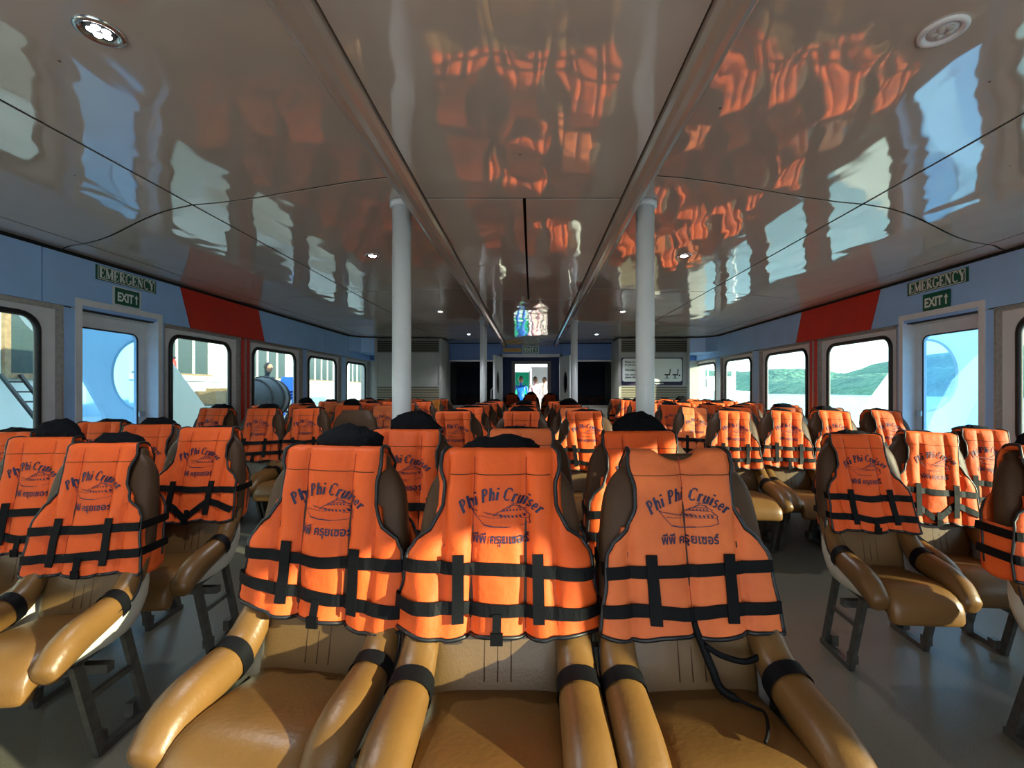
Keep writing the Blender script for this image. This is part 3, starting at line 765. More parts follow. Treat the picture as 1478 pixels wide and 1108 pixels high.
# ------------------------------------------------------------------ seat
def yb(z): return (z-0.43)*0.28
SHW = [0.235, 0.245, 0.25, 0.25, 0.25, 0.245, 0.225, 0.20, 0.185, 0.16]
def make_seat():
    r = empty('passenger_seat', 'x', 'seat')
    side = [(-0.43, 0.385), (-0.38, 0.425), (-0.28, 0.455), (-0.16, 0.47), (-0.06, 0.485), (0.0, 0.53), (0.045, 0.62), (0.09, 0.76), (0.14, 0.93)]
    # shell
    st = catmull([(y, z) for y, z in side[:-1]] + [(0.115, 0.85), (0.135, 0.92)], 3)
    deep = [0.035, 0.06, 0.095, 0.115, 0.12, 0.11, 0.085, 0.075, 0.065, 0.055]
    rows = []; rin = []
    N = len(st)
    for i, (y, z) in enumerate(st):
        a = st[max(i-1, 0)]; b = st[min(i+1, N-1)]; ty, tz = b[0]-a[0], b[1]-a[1]; L = math.hypot(ty, tz); ny, nz = tz/L, -ty/L
        D = interp(i/(N-1)*9, list(range(10)), deep)
        hw = interp(i/(N-1)*9, list(range(10)), SHW)
        row = []
        for x, d in ((-1, 0.0), (-1.0, 0.3), (-0.985, 0.6), (-0.93, 0.88), (-0.8, 1.0), (-0.4, 1.0), (0, 1.0), (0.4, 1.0), (0.8, 1.0), (0.93, 0.88), (0.985, 0.6), (1.0, 0.3), (1, 0.0)):
            row.append((x*hw, y+ny*D*d, z+nz*D*d))
        inn = [((p[0])*0.965, p[1]-ny*0.008, p[2]-nz*0.008) for p in row]
        rows.append(row+inn[::-1])
    mb = MB(); mb.grid(rows, closed=True, cap=True); shell = mb.build('shell', M_shell, r)
    for s_ in (-1, 1):
        mb = MB()
        mb.tube([(s_*interp(i/(N-1)*9, list(range(10)), SHW), p[0], p[1]) for i, p in enumerate(st)][:-8], 0.006, 6)
        mb.build('piping', M_rub, shell)
    mb = MB()
    sweep(mb, [(0, 0.03, 0.375, 0.175, 0.045), (0, -0.1, 0.378, 0.175, 0.052), (0, -0.25, 0.388, 0.172, 0.056), (0, -0.36, 0.388, 0.168, 0.056), (0, -0.42, 0.365, 0.165, 0.05), (0, -0.435, 0.335, 0.162, 0.04)], 24, 4.5)
    mb.build('cushion', M_tan, r)
    mb = MB()
    sweep(mb, [(0, yb(0.40)+0.03, 0.40, 0.18, 0.03), (0, yb(0.6)+0.03, 0.60, 0.18, 0.032), (0, yb(0.8)+0.03, 0.80, 0.17, 0.03), (0, yb(0.97)+0.03, 0.97, 0.15, 0.03)], 20, 5)
    back = mb.build('backrest', M_tan2, r)
    mb = MB()
    for x in (-0.035, 0.0, 0.035): mb.tube([(x, yb(z)-0.001, z) for z in (0.44, 0.5, 0.56, 0.62)], 0.0022, 4)
    mb.build('stitching', M_brown, back)
    mb = MB()
    cov = [(0.615, 0.236, 0.062), (0.70, 0.233, 0.064), (0.80, 0.226, 0.062), (0.90, 0.21, 0.058), (0.95, 0.185, 0.05), (0.98, 0.155, 0.042)]
    sweep(mb, [(0, yb(z)+0.03, z, hx, hn) for z, hx, hn in cov], 28, 4)
    mb.build('headrest_cover', M_brown, r)
    for s_ in (-1, 1):
        mb = MB()
        B_ = [(s_*0.175, yb(0.84)+0.05, 0.84, 0.028, 0.028), (s_*0.186, yb(0.74)+0.04, 0.74, 0.034, 0.034), (s_*0.196, yb(0.61)+0.028, 0.61, 0.042, 0.036), (s_*0.20, 0.0, 0.53, 0.046, 0.044),
              (s_*0.203, -0.07, 0.485, 0.049, 0.048), (s_*0.205, -0.17, 0.465, 0.052, 0.05), (s_*0.207, -0.28, 0.45, 0.054, 0.052), (s_*0.207, -0.365, 0.425, 0.053, 0.05), (s_*0.205, -0.415, 0.395, 0.048, 0.042)]
        st2 = sweep(mb, B_, 16, 2.3)
        arm = mb.build('armrest', M_tan, r)
        # elastic band round the bolster
        mb = MB(); rows = []
        P_ = [p for p in st2 if -0.15 < p[1] < -0.05]
        ya, yc = -0.075, -0.125
        def at_y(y):
            for a, b in zip(st2[:-1], st2[1:]):
                if (a[1]-y)*(b[1]-y) <= 0 and abs(a[1]-b[1]) > 1e-6:
                    t = (a[1]-y)/(a[1]-b[1]); return [a[k]+(b[k]-a[k])*t for k in range(5)]
        for q in range(6):
            p = at_y(ya+(yc-ya)*q/5); ty, tz = -1.0, -0.28; L = math.hypot(ty, tz); ny, nz = -tz/L, ty/L
            rows.append([Vector((p[0]+cx, p[1]+ny*cn, p[2]+nz*cn)) for cx, cn in superellipse(24, p[3]*1.05+0.002, p[4]*1.07+0.002, 2.2)])
        mb.grid(rows, closed=True); mb.build('elastic_band', M_black, arm)
    return r
def leg_frame(r, s_):
    x = s_*0.205
    mb = MB()
    mb.bar((x, -0.30, 0.365), (x, -0.17, 0.0), 0.022, 0.045); mb.bar((x, -0.04, 0.38), (x, 0.10, 0.0), 0.022, 0.04)
    mb.bar((x, -0.19, 0.0125), (x, 0.12, 0.0125), 0.03, 0.025); mb.bar((x, -0.31, 0.365), (x, -0.02, 0.385), 0.022, 0.03)
    mb.bar((x, -0.25, 0.22), (x, 0.02, 0.22), 0.018, 0.02)
    mb.box((x-s_*0.01, -0.17, 0.02), (x-s_*0.045, -0.12, 0.06)); mb.box((x-s_*0.01, 0.03, 0.02), (x-s_*0.045, 0.09, 0.07))
    mb.build('leg_frame', M_steel, r)
def cross_beam(r):
    MB().box((-0.25, -0.20, 0.285), (0.25, -0.16, 0.315)).box((-0.03, -0.2, 0.315), (0.03, -0.0, 0.335)).build('support_beam', M_steel, r)
seat_plain = make_seat(); cross_beam(seat_plain)
protoS = {0: seat_plain}
for nm in (1, -1, 2):
    index_kids(seat_plain)
    c = copy_tree(seat_plain); index_kids(c)
    for s_ in ((nm,) if nm != 2 else (-1, 1)): leg_frame(c, s_)
    index_kids(c); protoS[nm] = c
leg_frame(seat_plain, -1); leg_frame(seat_plain, 1)   # middle seats also stand on a pair
index_kids(seat_plain)

# ------------------------------------------------------------------ life jacket
ZH, ZT = 0.565, 1.02
def make_jacket(seed, seams=(-0.15, -0.073, 0.073, 0.15), wmul=1.0, flare=0.0, skew=0.0, neck=0.0, twist=0.0, lift=0.0, vbelt=False, loose=False,
                collar=1.0, mater=None, cshift=0.0, hem_slant=0.0, buckle=True):
    rnd = random.Random(seed)
    m = mater or M_orange
    r = empty('life_jacket', 'x', 'life jacket')
    off = Vector((seed*7.3, seed*3.1, 0))
    WV = [0.0, 0.14, 0.30, 0.42, 0.50, 0.58, 0.70, 0.82, 0.92, 1.0]
    WH = [0.242, 0.240, 0.232, 0.228, 0.205, 0.165, 0.142, 0.140, 0.152, 0.150]
    def hw(v, s_):
        b = interp(v, WV, WH)*wmul
        b += flare*0.05*max(0, 1-v/0.25)*(1 if s_ < 0 else 0.8)
        return b
    def puff(x):
        e = [-0.30] + list(seams) + [0.30]
        for a, b in zip(e[:-1], e[1:]):
            if a <= x <= b:
                c = (a+b)/2; h = (b-a)/2; t = abs((x-c)/h); d = (1-t)*h
                return 0.021*(1-math.exp(-d/0.010))+0.007*(1-t*t)
        return 0.012
    def warp(x, z, y):
        # skew and tilt of the whole jacket on its seat
        v = (z-ZH)/(ZT-ZH)
        nx = x + skew*(0.5-v)*0.06 + twist*0.02*math.sin(v*4)
        nz = z + lift*(1-v) + hem_slant*x*(1-v) 
        return nx, nz, y
    def yf(x, z, v):
        nz = noise.noise(Vector((x*9, z*7, 0))+off)*0.010 + noise.noise(Vector((x*22, z*14, 3))+off)*0.005
        fold = 0.010*math.sin(x*38+seed)*max(0, 0.35-v)/0.35*(0.4+flare)
        ax = max(0, abs(x)-(0.20 if v < 0.40 else 0.20-0.035*min(1, (v-0.40)/0.1)))
        wrap = 9.0*ax*ax + 0.15*ax
        topb = 0.0
        return yb(z) - 0.035 - puff(x)*(1-0.5*max(0, v-0.85)/0.15) - nz - fold + wrap*(1 if v < 0.6 else 0.7)
    NX = 46
    base = [-0.26 + 0.52*k/NX for k in range(NX+1)]
    # snap columns to seams
    for s_ in seams:
        j = min(range(len(base)), key=lambda i: abs(base[i]-s_)); base[j] = s_
    rows = []; NV = 30
    def colx(b, v):
        w_ = hw(v, b)
        ab = abs(b)
        k = 0.105
        if ab < k: return b
        return math.copysign(k + (ab-k)/(0.26-k)*(w_-k), b)
    outer = []
    for i in range(NV+1):
        v = i/NV; row = []
        for b in base:
            x = colx(b, v); z = ZH+(ZT-ZH)*v
            dip = neck*0.03*max(0, 1-(x/0.075)**2)*max(0, (v-0.8)/0.2)
            z -= dip
            hemw = 0.006*math.sin(x*30+seed)*(1-v)**3
            X, Z, Y = warp(x, z+hemw*1.0, yf(x, z, v))
            row.append(Vector((X, Y, Z)))
        outer.append(row)
    # over the top and down the back
    top = outer[-1]
    for ang in (25, 50, 75, 100, 130, 160, 180):
        a = R(ang); row = []
        rr = 0.052
        for j, p in enumerate(top):
            row.append(Vector((p.x*(1-0.10*math.sin(a/2)), p.y + rr*(1-math.cos(a)), p.z + 0.016*math.sin(a)-0.01*(ang/180))))
        outer.append(row)
    for i in range(1, 13):
        v = 1-i/12; row = []
        for b, p0 in zip(base, outer[NV+7]):
            x = colx(b, v)*0.97; z = ZH+0.03+(ZT-0.04-ZH)*v
            y = yb(z)+0.115+puff(x)*0.7 - 5.0*max(0, abs(x)-0.165)**2
            y = y*min(1, i/3)+p0.y*(1-min(1, i/3))
            X, Z, Y = warp(x, z, y)
            row.append(Vector((X, Y, Z)))
        outer.append(row)
    # inner layer
    def inner_of(rows):
        out = []
        for i, row in enumerate(rows):
            a = rows[max(i-1, 0)]; b = rows[min(i+1, len(rows)-1)]; ln = []
            for j in range(len(row)):
                t = b[j]-a[j]; s_ = row[min(j+1, len(row)-1)]-row[max(j-1, 0)]
                n_ = s_.cross(t)
                n_ = n_.normalized() if n_.length > 1e-9 else Vector((0, -1, 0))
                ln.append(row[j]-n_*0.018)
            out.append(ln)
        return out
    inn = inner_of(outer)
    allr = [o_ + i_[::-1] for o_, i_ in zip(outer, inn)]
    mb = MB(); mb.grid(allr, closed=True, cap=False)
    n2 = len(base)*2
    for row_i in (0, len(allr)-1):
        # hem closure strip
        ro = outer[row_i]; ri = inn[row_i]
        mb.grid([ro, ri], smooth=True)
    mb.build('fabric_body', m, r)
    for j, sg in ((0, -1), (len(base)-1, 1)):
        rws = []
        for i in range(0, 13):
            p = outer[i][j]; yk = yb(p.z)+0.125; rw = []
            for q in range(7):
                f = q/6; rw.append(Vector((p.x-sg*0.006+sg*(0.004+0.004*noise.noise(Vector((f*5, p.z*20, seed))))*math.sin(f*math.pi), p.y+0.006+(yk-p.y)*f, p.z-0.012*math.sin(f*math.pi))))
            rws.append(rw+[v_+Vector((-sg*0.012, 0, 0)) for v_ in rw[::-1]])
        mb = MB(); mb.grid(rws, closed=True, cap=True); mb.build('side_panel', m, r)
    # piping along armholes and hem
    mb = MB()
    for j in (0, len(base)-1):
        mb = MB(); mb.tube([outer[i][j] for i in range(0, len(outer))], 0.006, 6); mb.build('piping', M_rub, r)
    mb = MB(); mb.tube([p for p in outer[0]], 0.006, 6)
    mb.build('piping', M_rub, r)
    # stitched yoke line
    mb = MB()
    pr = []
    for k in range(25):
        x = -0.14+0.28*k/24; z = 0.965; v = (z-ZH)/(ZT-ZH); X, Z, Y = warp(x, z, yf(x, z, v)-0.0015); pr.append((X, Y, Z))
    mb.tube(pr, 0.0012, 4); mb.build('yoke_stitching', M_brown, r)
    for sx_ in seams:
        if abs(sx_) > 0.12: continue
        mb = MB(); pr = []
        for k in range(27):
            z = ZH+0.01+(ZT-0.02-ZH)*k/26; v = (z-ZH)/(ZT-ZH); X, Z, Y = warp(colx(sx_, v), z, yf(sx_, z, v)-0.001); pr.append((X, Y, Z))
        mb.tube(pr, 0.0016, 4); mb.build('seam_stitching', M_seam, r)
    def surf(x, z, offy=0.004):
        v = (z-ZH)/(ZT-ZH); X, Z, Y = warp(x, z, yf(x, z, v)-offy); return Vector((X, Y, Z))
    # webbing
    def webbing(path, wd=0.030, off=0.006, nm='belt', closed_back=False):
        P = []
        for a, b in zip(path[:-1], path[1:]):
            n_ = max(2, int(math.hypot(a[0]-b[0], a[1]-b[1])/0.012)); P += [(a[0]+(b[0]-a[0])*k/n_, a[1]+(b[1]-a[1])*k/n_) for k in range(n_)]
        P.append(path[-1]); rows = []
        # smooth offset: use local max of puff to bridge seams
        for i, p in enumerate(P):
            q0 = P[max(i-1, 0)]; q1 = P[min(i+1, len(P)-1)]; t = Vector((q1[0]-q0[0], q1[1]-q0[1])).normalized(); n_ = Vector((-t.y, t.x))*wd/2
            a = (p[0]+n_.x, p[1]+n_.y); b = (p[0]-n_.x, p[1]-n_.y)
            def br(pt):
                ys = [surf(pt[0]+dx, pt[1], off).y for dx in (-0.014, 0, 0.014)]
                s0 = surf(pt[0], pt[1], off); s0.y = min(ys); return s0
            A, B = br(a), br(b)
            rows.append([A, B, B+Vector((0, 0.005, 0)), A+Vector((0, 0.005, 0))])
        return rows
    def belt(z, za=0.0, zb=0.0, sag=0.0):
        w_ = hw((z-ZH)/(ZT-ZH), 1)+0.001
        path = [(-w_, z+za), (-0.1, z+za*0.4), (0.0, z-sag), (0.1, z+zb*0.4), (w_, z+zb)]
        path = catmull(path, 3)
        rows = webbing(path)
        # round the back
        e0 = rows[-1]; s0 = rows[0]
        yk = yb(z)+0.115+0.03
        mid = []
        for f in (0.25, 0.5, 0.75, 1.0):
            cx = e0[0].x + 0.006*math.sin(f*math.pi); mid.append([Vector((cx, e0[k].y+(yk-e0[k].y)*f, e0[k].z)) for k in range(4)])
        for rws in (mid,):
            for q in rws: q[2] = q[1]+Vector((-0.005, 0, 0)); q[3] = q[0]+Vector((-0.005, 0, 0))
        bk = [[Vector((e0[0].x+(s0[0].x-e0[0].x)*f, yk, e0[k].z+(s0[k].z-e0[k].z)*f)) for k in range(4)] for f in (0.15, 0.5, 0.85)]
        for q in bk: q[2] = q[1]+Vector((0, -0.005, 0)); q[3] = q[0]+Vector((0, -0.005, 0))
        mid2 = []
        for f in (1.0, 0.75, 0.5, 0.25):
            cx = s0[0].x - 0.006*math.sin(f*math.pi); mid2.append([Vector((cx, s0[k].y+(yk-s0[k].y)*f, s0[k].z)) for k in range(4)])
        for q in mid2: q[2] = q[1]+Vector((0.005, 0, 0)); q[3] = q[0]+Vector((0.005, 0, 0))
        full = rows+mid+bk+mid2+[rows[0]]
        mb = MB(); mb.grid(full, closed=True, smooth=False); mb.build('belt', M_black, r)
    j1, j2 = rnd.uniform(-0.012, 0.012), rnd.uniform(-0.012, 0.012)
    belt(0.725, j1, -j1, rnd.uniform(-0.004, 0.012))
    if vbelt:
        for path in ([(-0.235, 0.655), (-0.11, 0.65), (-0.012, 0.585)], [(0.235, 0.62), (0.10, 0.668), (-0.008, 0.583)]):
            rows = webbing(path); mb = MB(); mb.grid(rows, closed=True, cap=True, smooth=False); mb.build('belt', M_black, r)
    else:
        belt(0.63, j2, -j2, rnd.uniform(-0.002, 0.014))
    for x in (-0.105+cshift, 0.105+cshift):
        rows = webbing([(x, 0.765), (x+rnd.uniform(-0.006, 0.006), 0.60)], 0.030, 0.012)
        mb = MB(); mb.grid(rows, closed=True, cap=True, smooth=False); mb.build('belt_loop', M_black, r)
    if buckle:
        rows = webbing([(0.0, 0.625), (0.0, 0.585)], 0.022, 0.012)
        mb = MB(); mb.grid(rows, closed=True, cap=True, smooth=False)
        p = surf(0, 0.578, 0.014); mb.box((p.x-0.016, p.y-0.004, p.z-0.022), (p.x+0.016, p.y+0.006, p.z+0.008)); mb.build('buckle', M_black, r)
    # printed lettering and ship drawing
    mb = MB()
    f = lambda u, v_: surf(u+0.004, v_, 0.0035)
    add_strips(mb, text_strokes('Phi Phi Cruiser', 0.033, ital=0.22, sx=0.86, bold=1.5, track=0.02, arcR=0.16), lambda u, v_: f(u, v_+0.900))
    ship = [([(0,0.78),(0.06,0.70),(0.30,0.60),(0.62,0.50)], 0.02), ([(0,0.78),(0.10,0.45),(0.22,0.12)], 0.014), ([(0.22,0.12),(0.36,0.05),(0.62,0.04)], 0.045), ([(0.62,0.04),(0.86,0.10),(1.0,0.20)], 0.02),
            ([(0.02,0.72),(0.3,0.56),(0.55,0.46)], 0.012), ([(0.38,0.48),(0.46,0.66),(0.60,0.72),(0.90,0.70)], 0.02), ([(0.50,0.68),(0.60,0.84),(0.84,0.84),(0.92,0.74)], 0.024), ([(0.62,0.86),(0.70,0.96),(0.80,0.94),(0.84,0.86)], 0.03),
            ([(0.70,0.94),(0.72,1.1)], 0.014), ([(0.66,1.02),(0.78,1.02)], 0.014), ([(0.44,0.55),(0.95,0.56)], 0.02), ([(0.42,0.42),(0.98,0.40)], 0.015), ([(1.0,0.2),(0.98,0.42),(1.0,0.52)], 0.015), ([(0.90,0.7),(0.95,0.6),(1.0,0.5)], 0.02)]
    for k in range(7): ship.append(([(0.52+0.065*k, 0.44), (0.50+0.065*k, 0.54)], 0.03))
    for k in range(6): ship.append(([(0.56+0.055*k, 0.72), (0.55+0.055*k, 0.80)], 0.024))
    for k in range(7): ship.append(([(0.14+0.04*k, 0.50-0.013*k), (0.155+0.04*k, 0.47-0.013*k)], 0.02))
    for pts, wd in ship:
        L = stroke_quads([(a*0.5, b*0.5) for a, b in pts], wd*0.5)
        mb.grid([[f((p.x*2-0.5)*0.162, 0.828+p.y*2*0.062), f((q.x*2-0.5)*0.162, 0.828+q.y*2*0.062)] for p, q in L])
    vs, fs = THAI
    mb.add([f(a, b+0.790) for a, b in vs], fs)
    mb.build('printed_lettering', M_ink, r)
    # black collar hump on top of the headrest
    if collar > 0:
        mb = MB(); rows = []
        n_, k_ = 22, 12
        for i in range(k_+1):
            t = math.pi*i/k_; row = []
            for j in range(n_):
                a = 2*math.pi*j/n_
                d = Vector((math.sin(t)*math.cos(a), math.sin(t)*math.sin(a), math.cos(t)))
                q = 1+0.30*noise.noise(d*1.7+off)+0.12*noise.noise(d*4+off)
                row.append(Vector((d.x*0.115*q, 0.225+d.y*0.062*q, 1.015+max(-0.04, d.z)*0.058*collar*q)) + Vector((cshift, 0, 0)))
            rows.append(row)
        mb.grid(rows, closed=True); mb.build('collar', M_cloth, r)
    if loose:
        mb = MB()
        pts = catmull([(0.0, 0.0, 0.60), (0.015, -0.02, 0.55), (0.03, -0.055, 0.50), (0.05, -0.07, 0.455), (0.10, -0.13, 0.447), (0.11, -0.17, 0.455), (0.085, -0.24, 0.46), (0.06, -0.28, 0.458)], 5)
        mb.tube(pts, [0.010]*18+[0.004]*(len(pts)-18), 6)
        pts = catmull([(0.02, -0.03, 0.55), (0.06, -0.035, 0.525), (0.12, -0.04, 0.51), (0.17, -0.03, 0.52)], 5)
        mb.tube(pts, 0.008, 6); mb.build('loose_strap', M_black, r)
    return r
THAI = font_tris('พีพี ครุยเซอร์', 0.036, bold=0.0008)
_xs = [a for a, b in THAI[0]]; _s = 0.155/(max(_xs)-min(_xs)); _m = (max(_xs)+min(_xs))/2
THAI = ([((a-_m)*_s, b*_s*1.1) for a, b in THAI[0]], THAI[1])

J = {}
J['front_left'] = make_jacket(1, wmul=1.04, flare=1.0, skew=0.3, collar=1.2, hem_slant=-0.10)
J['front_mid'] = make_jacket(2, wmul=1.10, flare=0.7, collar=0.85)
J['front_right'] = make_jacket(3, seams=(-0.16, 0.0, 0.14), wmul=0.97, flare=0.2, neck=1.0, collar=0.0, loose=True, mater=M_oran2, buckle=False)
J['a'] = make_jacket(4, collar=0.9, flare=0.2, wmul=0.98)
J['b'] = make_jacket(5, collar=0.55, skew=0.6, lift=0.02, wmul=0.95)
J['c'] = make_jacket(6, collar=0.35, vbelt=True, lift=0.015, skew=-0.5)
J['d'] = make_jacket(7, seams=(-0.14, -0.05, 0.05, 0.14), collar=0.6, flare=0.6, wmul=0.9, skew=-0.4, buckle=True, lift=0.03)
J['e'] = make_jacket(8, collar=1.5, cshift=0.02, wmul=1.0, skew=0.2)
J['f'] = make_jacket(9, seams=(-0.15, 0.0, 0.15), collar=0.4, mater=M_oran2, wmul=0.92)
J['y'] = make_jacket(10, collar=0.3, mater=M_yell)
for j in J.values(): index_kids(j)

used = set()
def instance(proto, key, skip=()):
    if key not in used and not skip:
        used.add(key); return proto
    return copy_tree(proto, None, skip)
ORD = ['first', 'second', 'third', 'fourth', 'fifth', 'sixth', 'seventh', 'eighth', 'ninth']
jdesc = {'front_left': 'wide flared orange life jacket with lit hem', 'front_mid': 'broad orange life jacket printed with a ship', 'front_right': 'faded orange life jacket with trailing strap', 'a': 'orange life jacket with black collar',
         'b': 'tilted orange life jacket', 'c': 'orange life jacket with sagging V-shaped belt', 'd': 'narrow ribbed orange life jacket', 'e': 'orange life jacket with bulky black hood',
         'f': 'faded orange life jacket', 'y': 'old yellowish life jacket'}
def place(x, y0, rz, block, row, pos, jk, leg=0, zoff=0.0, far=False, tilt=0.0, sx=1.0, sy=1.0, sz=1.0, jy=None):
    key = 's%d' % leg
    sk = ('piping', 'stitching', 'elastic_band', 'armrest', 'leg_frame', 'support_beam') if far else ()
    if far:
        s_ = copy_tree(protoS[2 if leg else 0], None, ('piping', 'stitching', 'elastic_band'))
    else: s_ = instance(protoS[leg], key)
    s_.location = (x, y0, zoff); s_.rotation_euler = (0, 0, R(rz)); s_.scale = (sx, sy, sz)
    bl = {'L': 'pier-side block', 'C': 'middle block', 'R': 'sea-side block', 'N': 'next cabin'}[block]
    bare = jk is None
    s_['label'] = '%s seat at the %s, %s row of the %s' % ('bare brown' if bare else 'tan leather', pos, ORD[row], bl)
    s_['category'] = 'seat'; s_['group'] = 'passenger seats in the ' + bl
    if bare: return
    j = instance(J[jk], 'j'+jk) if not far else copy_tree(J[jk], None, ('buckle', 'yoke_stitching', 'seam_stitching'))
    j.location = (x-math.sin(R(tilt))*0.95, y0, zoff); j.rotation_euler = (0, R(tilt), R(rz)); j.scale = (sx, jy or sy, sz)
    j['label'] = '%s, %s, %s row of %s' % (jdesc[jk], pos, ORD[row], bl)
    j['category'] = 'life jacket'; j['group'] = 'life jackets hung on seats in the ' + bl

rnd = random.Random(11)
# middle block: x, y of the cushion/back joint, turn
place(-0.60, 1.27, -9, 'C', 0, 'pier end', 'front_left', 2, sy=0.70, jy=0.75)
place(-0.09, 1.19, 0, 'C', 0, 'centre', 'front_mid', 0, sy=0.88, jy=0.92)
place(0.42, 1.19, 3, 'C', 0, 'sea end', 'front_right', 2, sy=0.78, jy=0.82)
place(-0.54, 1.84, -3, 'C', 1, 'pier end', 'e', 2, sy=0.85)
place(-0.05, 1.88, 0, 'C', 1, 'centre', 'f', 0, sy=0.85)
place(0.45, 1.76, 3, 'C', 1, 'sea end', 'e', 2, sy=0.85)
crows = [3.50, 4.30, 5.10, 5.90, 6.70]
kk = 'abadbfbaeb'
for i, y in enumerate(crows):
    for c, x in enumerate((-0.60, -0.09, 0.42)):
        jk = kk[(i*3+c) % len(kk)]
        if i == 0: jk = ('b', 'a', 'b')[c]
        place(x+rnd.uniform(-0.02, 0.02), y+rnd.uniform(-0.03, 0.03), rnd.uniform(-4, 4), 'C', i+2, ('pier end', 'centre', 'sea end')[c], jk, 0 if c == 1 else 2, far=i > 1, tilt=rnd.uniform(-1.5, 1.5))
for c, x in enumerate((-0.52, -0.03, 0.46)):
    place(x, 11.6, 0, 'N', 0, ('pier end', 'centre', 'sea end')[c], ('a', 'e', 'a')[c], 0 if c == 1 else 2, zoff=0.06, far=True)

# pier-side block
PO = ('aisle end', 'second place', 'third place', 'window end')
for c, (x, y, rz, jk) in enumerate(((-1.60, 1.62, 4, 'a'), (-2.06, 1.84, 6, 'e'), (-2.50, 2.08, 7, 'd'))):
    place(x, y, rz, 'L', 0, PO[c], jk, 1 if c == 0 else (0 if c == 1 else 2), sy=0.72, sx=0.82, sz=0.97)
for c, (x, y, rz, jk) in enumerate(((-1.65, 2.16, 4, 'c'), (-2.10, 2.36, 5, 'a'), (-2.54, 2.56, 5, 'b'))):
    place(x, y+0.05, rz, 'L', 1, PO[c], jk, 1 if c == 0 else (0 if c == 1 else -1), sy=0.78, sx=0.85, sz=0.98)
for i in range(6):
    y = 4.14+0.8*i
    for c, x in enumerate((-1.62, -2.07, -2.52, -2.97)):
        jk = kk[(i*4+c*3+1) % len(kk)]
        if i == 0: jk = (None, 'b', 'a', 'a')[c]
        if i == 4 and c == 0: jk = 'y'
        place(x+rnd.uniform(-0.02, 0.02), y+rnd.uniform(-0.03, 0.03), rnd.uniform(-3, 6), 'L', i+2, PO[c], jk, 2 if c in (0, 3) else 0, far=i > 0, tilt=rnd.uniform(-2, 2), sx=0.9)
# sea-side block
place(1.83, 1.50, -4, 'R', 0, 'aisle end', 'e', -1, tilt=5, sy=0.75, sx=0.85, sz=0.97)
for c, (x, y, rz, jk) in enumerate(((1.545, 2.08, -4, 'b'), (1.99, 2.22, -5, 'c'), (2.42, 2.38, -6, 'd'))):
    place(x, y, rz, 'R', 1, PO[c], jk, -1 if c == 0 else (0 if c == 1 else 1), tilt=(0, 3, 2)[c], sy=0.72, sx=0.82, sz=0.96)
for i in range(7):
    y = 3.55+0.8*i
    for c, x in enumerate((1.60, 2.05, 2.50, 2.95)):
        jk = kk[(i*4+c*3+2) % len(kk)]
        if i == 0: jk = ('d', 'd', 'a', 'b')[c]
        if i == 1 and c == 0: jk = 'f'
        place(x+rnd.uniform(-0.02, 0.02), y+rnd.uniform(-0.03, 0.03)+0.04*c*(i == 0), rnd.uniform(-6, 3), 'R', i+2, PO[c], jk, 2 if c in (0, 3) else 0, far=i > 1, tilt=rnd.uniform(-1, 4), sx=0.9)
def kill(o):
    for c in KIDS.get(o.name, []): kill(c)
    bpy.data.objects.remove(o)
for k, p in list(protoS.items()):
    if 's%d' % k not in used: kill(p)
for k, p in list(J.items()):
    if 'j'+k not in used: kill(p)

# ------------------------------------------------------------------ outside: hull plates
def hull_plate(sgn, X, label):
    r = empty('hull_side_plate', label, 'hull plate', (X, 4.6, 0))
    cy, cz, rr = 4.66-4.6, 1.35, 0.36
    poly = [(3.2, 2.25), (4.25, 2.25), (5.02, 1.51), (5.6, 0.93), (6.3, 0.3), (4.4, 0.3), (4.34, 0.7), (4.22, 1.0), (4.02, 1.34), (3.6, 1.72)]
    poly = [(a-4.6, b) for a, b in poly]
    n = 48; hole = [(cy+rr*math.cos(2*math.pi*k/n), cz+rr*math.sin(2*math.pi*k/n)) for k in range(n)]
    bm = bmesh.new()
    def loop(pts): 
        v = [bm.verts.new((0, *p)) for p in pts]; return [bm.edges.new((v[i], v[(i+1) % len(v)])) for i in range(len(v))]
    e = loop(poly)+loop(hole)
    bmesh.ops.triangle_fill(bm, edges=e, use_beauty=True)
    ex = bmesh.ops.extrude_face_region(bm, geom=list(bm.faces))
    for v in ex['geom']:
        if isinstance(v, bmesh.types.BMVert): v.co.x += sgn*0.04
    bmesh.ops.recalc_face_normals(bm, faces=bm.faces)
    me = bpy.data.meshes.new('plate'); bm.to_mesh(me); bm.free(); me.materials.append(M_hull)
    o = bpy.data.objects.new('plate', me); COL.objects.link(o); o.parent = r
    MB().ring([(0, *p) for p in hole], 0.012).build('rim', M_hull, r)
    MB().box((0, -0.3, 0.28), (-sgn*0.14, 1.2, 0.34)).build('bracket', M_hull, r)
hull_plate(1, 4.0, 'white slanted hull plate with a round hole outside the sea-side door')
hull_plate(-1, -3.95, 'white slanted hull plate with a round hole outside the pier-side door')

